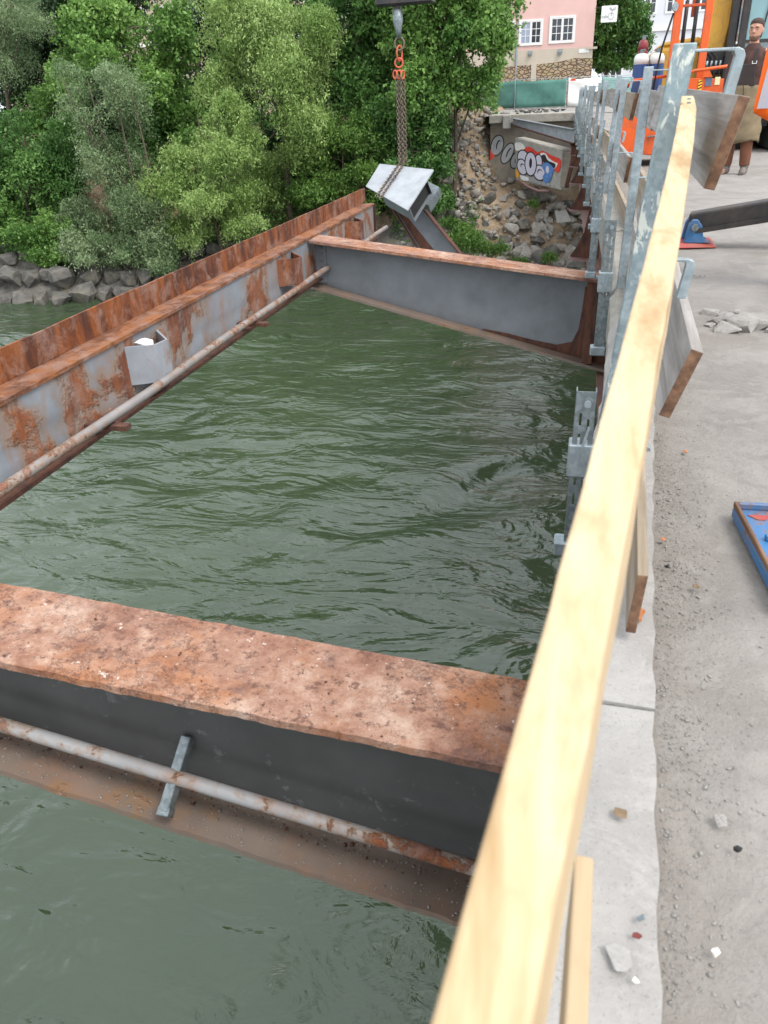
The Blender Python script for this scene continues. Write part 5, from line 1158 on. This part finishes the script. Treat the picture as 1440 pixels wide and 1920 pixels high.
# ------------------------------------------------------------------ trees and shrubs
def tree(name, label, base, blobs, leaf, n, ls=.16, aspect=.45, trunk_r=.16, group=None, limbs=7, droop=0.0, clus=.42, stems=1, cat='tree', per=55):
    """blobs: (centre, (rx,ry,rz)); leaves gather on twigs spread through the blobs, thicker towards the outside"""
    base = Vector(base); t = thing(name, base, label, cat, group); lr = np.random.default_rng(int(abs(base.x*131+base.y*17))+n)
    sub = []
    for c, r in blobs:
        for _ in range(7):
            d = lr.normal(size=3); d[2] += .15; d /= np.linalg.norm(d); f = lr.uniform(.42, .68)
            sub.append((np.array(c)+d*np.array(r)*lr.uniform(.45, .92), np.array([np.mean(r[:2])*.5+r[0]*.5, r[1], r[2]*.72])*f))
    SCN, SR = np.array([a for a, b in sub]), np.array([b for a, b in sub]); nc = len(sub); C = SCN
    wt = SR.prod(1)**.66; wt = wt*lr.uniform(.5, 1.5, nc); idx = lr.choice(nc, n, p=wt/wt.sum()); m_ = n
    d = lr.normal(size=(m_,3)); d[:,2] += .55; d /= np.linalg.norm(d, axis=1, keepdims=True)
    lump = .72+.5*vnoise(d[:,0]*2.6+idx*7.3+d[:,1]*1.9+50, d[:,2]*2.6+d[:,1]*1.3+idx*3.1+50, 3)
    rad = (1-np.abs(lr.normal(0, .2, m_)))*lump*np.where(lr.random(m_) < .12, lr.uniform(.2, 1.25, m_), 1)
    pos = SCN[idx]+d*SR[idx]*rad[:,None]+lr.normal(size=(m_,3))*.05
    tw = lr.random(m_) < .2; ti = lr.integers(0, 9, m_)          # twigs that break the outline
    td = np.stack([np.sin(idx*12.9+ti*78.2)*43.7, np.sin(idx*39.3+ti*11.1)*57.1, np.sin(idx*73.1+ti*27.7)*91.3], -1); td = (td-np.floor(td))*2-1; td[:,2] += .25; td /= np.linalg.norm(td, axis=1, keepdims=True)+1e-6
    tl = lr.uniform(.7, 1.0, m_)+lr.uniform(0, .75, m_)**1.5
    pos = np.where(tw[:,None], SCN[idx]+td*SR[idx].mean(1, keepdims=True)*tl[:,None]*1.05+lr.normal(size=(m_,3))*.07, pos)
    pos[:,2] -= droop*np.abs(lr.normal(size=m_))*.32
    d = lr.normal(size=(m_,3)); d[:,2] -= droop*1.5+.25; d /= np.linalg.norm(d, axis=1, keepdims=True)
    nm = lr.normal(size=(m_,3))*.8; nm[:,2] += .8; s = np.cross(d, nm); s /= np.linalg.norm(s, axis=1, keepdims=True)+1e-9
    L = ls*lr.uniform(.55, 1.5, (m_,1)); Wd = L*aspect*.5
    nn_ = np.cross(s, d)
    v = np.stack([pos, pos+d*L*.45+s*Wd+nn_*L*.06, pos+d*L, pos+d*L*.45-s*Wd+nn_*L*.06], 1).reshape(-1, 3)-np.array(base)
    q = np.arange(4*m_).reshape(-1, 4)
    me = quadmesh('crown', v, q)
    tint = np.clip(lr.normal(.5, .16, nc)[idx]+lr.normal(0, .2, m_), 0, 1).astype(np.float32)
    at = me.attributes.new('tint', 'FLOAT', 'FACE'); at.data.foreach_set('value', tint)
    cr = link('crown', me, M[leaf], t)
    # trunk(s) and limbs
    mb = MB(); top = max(c[2]+r[2]*.5 for c, r in blobs); cx = np.mean([c[0] for c, r in blobs]); cy = np.mean([c[1] for c, r in blobs])
    tips = []
    for sidx in range(stems):
        ox = (sidx-(stems-1)/2)*.35; pts, rs = [], []
        for i in range(9):
            f = i/8; z = base.z-.4+(top-base.z)*f
            pts.append((base.x+ox*(1+f*2.2)+(cx-base.x)*f*.8+.12*math.sin(f*7+sidx*2+base.x), base.y+(cy-base.y)*f*.6+.1*math.sin(f*5+sidx), z)); rs.append(trunk_r*(1-f*.82))
        mb.tube(pts, rs, 8); tips += pts[3:8]
    mb.build('trunk', M['bark'], t, smooth=True)
    for i in range(limbs):
        a = Vector(tips[i % len(tips)]); c = C[lr.integers(nc)]; e_ = a.lerp(Vector(c), .85); md = a.lerp(e_, .5)+Vector((0,0,.25))
        MB().tube([a, md, e_], [trunk_r*.38, trunk_r*.25, trunk_r*.07], 6).build('limb', M['bark'], t, smooth=True)
    return t
def P_(px, py, y): p = hy(px, py, y); return (p.x, p.y, p.z)
def gz(x, y): return float(bank_z(np.array([x]), np.array([y]))[0])
def B(px, py, y, rx, rz, ry=None): return (P_(px, py, y), (rx, ry or rx*.8, rz))
def base_at(px, y):
    p = hy(px, 300, y); return (p.x, y, gz(p.x, y))
GT = 'trees on the far bank'
tree('willow_tree', 'tall pale green willow in the middle of the bank', base_at(540,41.5), [B(490,120,41,2.6,2.6),B(440,60,41.5,1.8,2.0),B(545,230,41,2.3,2.4),B(430,180,41,1.7,1.8),B(560,110,41,1.8,2.2),B(500,20,41.5,1.9,2.2),B(590,70,42,1.4,1.8),B(500,330,41,1.8,1.5)], 'leaf_willow', 81000, 0.139, .36, .2, GT, 9, .5, .34, per=80)
tree('willow_tree', 'low spreading pale green willow leaning over the water', base_at(400,38.6), [B(390,300,38.4,2.0,1.7),B(330,330,38.2,1.5,1.1),B(430,260,38.6,1.5,1.5),B(400,390,38.2,2.1,1.3),B(350,440,38,1.4,.9),B(450,380,38.6,1.4,1.4),B(420,220,38.8,1.0,1.1),B(460,430,38.4,1.2,.8)], 'leaf_willow', 70200, 0.131, .38, .13, GT, 9, .45, .32, stems=2, per=80)
tree('silver_willow', 'silvery grey green willow shrub with thin stems at the waterline', base_at(262,37.6), [B(230,250,38.2,1.8,2.3),B(190,320,38,1.7,1.7),B(260,350,37.8,1.9,1.8),B(280,440,37.6,1.6,1.2),B(160,400,37.8,1.4,1.0),B(150,180,38.6,1.1,1.5),B(225,160,38.6,1.3,1.5),B(240,430,37.6,1.7,.9),B(120,440,37.6,1.2,.8)], 'leaf_silver', 56700, 0.123, .36, .1, GT, 10, .2, .33, stems=4, per=75)
tree('maple_tree', 'bright green broadleaf tree behind the silvery willow', base_at(250,44), [B(210,110,44,2.6,2.2),B(140,160,44,2.0,1.7),B(280,180,44,2.2,2.2),B(310,80,44.5,1.8,2.0),B(170,60,44.5,1.8,1.6),B(330,250,44,1.6,1.8),B(90,230,44,1.7,1.7)], 'leaf_bright', 48600, 0.189, .6, .18, GT, 8, 0, .42, per=80)
tree('elder_tree', 'dense mid green shrubby tree at the left edge above the boulders', base_at(40,38.5), [B(40,280,39,2.2,2.2),B(90,350,38.8,2.0,1.8),B(20,380,38.4,1.8,1.5),B(110,290,39.4,1.8,1.8),B(-20,300,39,2,2.2)], 'leaf_mid', 40500, 0.164, .5, .12, GT, 6, 0, .38, stems=2, per=80)
tree('maple_shrub', 'bright leafy shrub overhanging the boulders in the left corner', base_at(50,37), [B(40,450,36.8,1.6,.8),B(90,440,37,1.2,.9),B(0,420,37,1.3,1.0),B(90,480,36.6,1.0,.5),B(140,470,37,1.0,.5)], 'leaf_bright', 20250, 0.139, .55, .07, GT, 5, .2, .4, stems=3, cat='shrub')
tree('silver_willow', 'tall grey green tree in the top left corner', base_at(20,43), [B(30,110,43,1.6,1.9),B(-30,50,43,2,2),B(60,60,43,1.4,1.5),B(10,10,43,1.8,1.6)], 'leaf_silver', 21600, 0.115, .32, .15, GT, 5, .3, .44)
tree('evergreen_tree', 'dark tree filling the upper left behind the others', base_at(90,49), [B(60,30,49,4,3.5),B(130,90,49,3,3.4),B(-20,160,49,3.6,4),B(60,250,49,3.5,3.5),B(170,-20,49,3,3)], 'leaf_dark', 34000, .27, .5, .25, GT, 6, 0, .65)
tree('lime_tree', 'leafy green tree right of the hoisting chain with a slim trunk', base_at(845,43), [B(830,60,43,2.2,2.1),B(890,90,43,1.9,1.9),B(915,30,43.4,1.4,1.7),B(780,40,43.4,1.8,2.0),B(800,150,43,2.0,1.8),B(870,160,42.6,1.2,1.1),B(925,150,42.6,.7,1.1),B(890,195,42.6,.4,.5),B(850,-30,43,2.2,1.8),B(940,80,43,.9,1.2)], 'leaf_bright', 48600, 0.180, .6, .15, GT, 9, .1, .34, per=90)
tree('lime_tree', 'green tree behind the crane hook', base_at(690,44), [B(690,60,44,2.3,2.3),B(650,140,44,1.9,1.9),B(720,170,44,2.0,1.8),B(740,60,44.6,1.7,1.8),B(640,30,44.4,1.6,2.0),B(700,-20,44,2,1.6)], 'leaf_mid', 37800, 0.180, .58, .15, GT, 8, .05, .4, per=85)
tree('hazel_shrub', 'yellow green shrub beyond the end of the edge girder', base_at(640,41.5), [B(630,290,41.5,1.9,1.4),B(590,350,41,1.5,1.1),B(670,340,41.4,1.5,1.1),B(600,240,42,1.5,1.2),B(660,240,42,1.4,1.1),B(690,390,41,1.0,.8)], 'leaf_lime', 35100, 0.139, .5, .09, GT, 6, .1, .34, stems=3, per=80, cat='shrub')
tree('alder_tree', 'mid green tree between the chain and the rubble slope', base_at(790,42), [B(780,250,42.4,1.9,1.6),B(740,230,42.6,1.5,1.4),B(800,220,42.4,1.1,1.1),B(812,310,41.8,.95,1.0),B(770,330,42,1.5,1.2),B(825,262,42.2,.6,.7),B(820,375,41.8,.8,.7)], 'leaf_mid', 35100, 0.164, .52, .11, GT, 7, .1, .36, stems=2, per=85)
tree('fern_shrub', 'bright green low shrub at the foot of the rubble slope', base_at(890,40.6), [B(890,452,40.3,1.1,.5),B(870,435,40.5,.8,.5),B(920,462,40.2,.8,.4),B(850,425,40.6,.7,.45)], 'leaf_lime', 9000, .13, .4, .05, GT, 4, .2, .3, stems=3, cat='shrub')
tree('evergreen_tree', 'dark tree deep behind the tall willow', base_at(430,50), [B(380,100,50,3.4,4),B(460,200,50,3.6,4),B(540,60,50,3.2,3.6),B(340,250,49,3,3.6),B(420,10,50,3,3),B(560,260,49,2.8,3.4)], 'leaf_dark', 36000, .27, .5, .25, GT, 6, 0, .62)
tree('evergreen_tree', 'dark tree deep behind the crane chain', base_at(700,51), [B(650,200,50,3,3.4),B(740,260,50,2.8,3),B(690,330,48,2.4,2.4),B(800,300,48.5,2.0,2.4),B(610,320,48,2.6,2.6)], 'leaf_dark', 30000, .27, .5, .22, GT, 6, 0, .6)
tree('willow_shrub', 'grey green shrub hanging over the boulders left of the leaning willow', base_at(200,36.8), [B(180,470,36.4,1.2,.6),B(240,480,36.6,1.2,.6),B(300,490,36.9,1.1,.5),B(140,455,36.6,1.0,.6)], 'leaf_silver', 18000, .13, .36, .05, GT, 5, .4, .3, stems=3, cat='shrub')
tree('evergreen_tree', 'dark leafy mass low behind the silvery willow', base_at(230,46), [B(150,330,44.5,2.6,2.2),B(250,280,45,2.6,2.4),B(200,400,42.5,2.4,1.6),B(330,400,43,2.4,1.8),B(300,330,45,2.4,2.2),B(80,420,42,2.2,1.5),B(30,330,44,2.6,2.2)], 'leaf_dark', 40000, .22, .5, .16, GT, 6, 0, .5)
tree('evergreen_tree', 'dark leafy mass low behind the tall willow trunk', base_at(560,45.5), [B(480,400,44,2.2,1.7),B(560,370,45,2.4,1.9),B(640,330,46,2.4,2.0),B(520,300,46,2.4,2.2),B(720,360,45,2.2,1.7),B(600,420,43,2.0,1.3)], 'leaf_dark', 34000, .22, .5, .16, GT, 6, 0, .5)
tree('street_tree', 'round crowned green tree between the pink and the white house', (1.2,72,.3), [B(1160,40,72,2.0,2.2),B(1135,75,72,1.7,1.6),B(1185,70,72,1.4,1.7),B(1165,-10,72,1.8,1.6),B(1195,30,72,.9,1.4),B(1135,20,72.5,1.6,2.0),B(1165,95,72,1.7,1.0),B(1130,110,72.5,1.3,.9),B(1180,20,72.5,1.6,1.8)], 'leaf_mid', 60000, 0.24, .5, .18, None, 7, .35, .4)
for k, (px, py, yy_, s) in enumerate(((1030,480,41,.35),(975,490,40.6,.35),(1000,380,44,.25))):
    tree('weed_clump', ['green weed clump among the stones beside the girder stub', 'small green weed clump low on the slope', 'sparse weed on the slope below the graffiti'][k], P_(px, py+8, yy_), [B(px, py, yy_, s, s*.7)], 'leaf_lime', 700, .12, .35, .02, 'weeds on the slope', 2, .2, .14, cat='weed', per=20)
# undergrowth that reads as one mass behind the boulders
lr = np.random.default_rng(5); N = 80000
xx = lr.uniform(-36, -5.0, N); dd = lr.uniform(1.8, 11, N); yy = shore(xx)+dd
dens = fbm(xx*.5, yy*.5, 3, 41) > -.3; xx, yy, dd = xx[dens], yy[dens], dd[dens]; zz = bank_z(xx, yy)+lr.uniform(0, 1, len(xx))**1.6*(.5+.9*np.abs(fbm(xx*.4, yy*.4, 2, 43)))*1.6
pos = np.stack([xx, yy, zz], -1); m_ = len(pos); d = lr.normal(size=(m_,3)); d[:,2] += .1; d /= np.linalg.norm(d, axis=1, keepdims=True)
nm = lr.normal(size=(m_,3))*.6; nm[:,2] += 1; s = np.cross(d, nm); s /= np.linalg.norm(s, axis=1, keepdims=True); L = .19*lr.uniform(.6, 1.4, (m_,1))
v = np.stack([pos, pos+d*L*.45+s*L*.28, pos+d*L, pos+d*L*.45-s*L*.28], 1).reshape(-1, 3)
me = quadmesh('undergrowth', v, np.arange(4*m_).reshape(-1,4)); at = me.attributes.new('tint', 'FLOAT', 'FACE'); at.data.foreach_set('value', np.clip(.45+.5*fbm(xx*.7, yy*.7, 3, 45)+lr.normal(0,.15,m_), 0, 1).astype(np.float32))
ug = link('undergrowth', me, M['leaf_mid']); tag(ug, 'low green undergrowth covering the bank below the trees', 'undergrowth', kind='stuff')
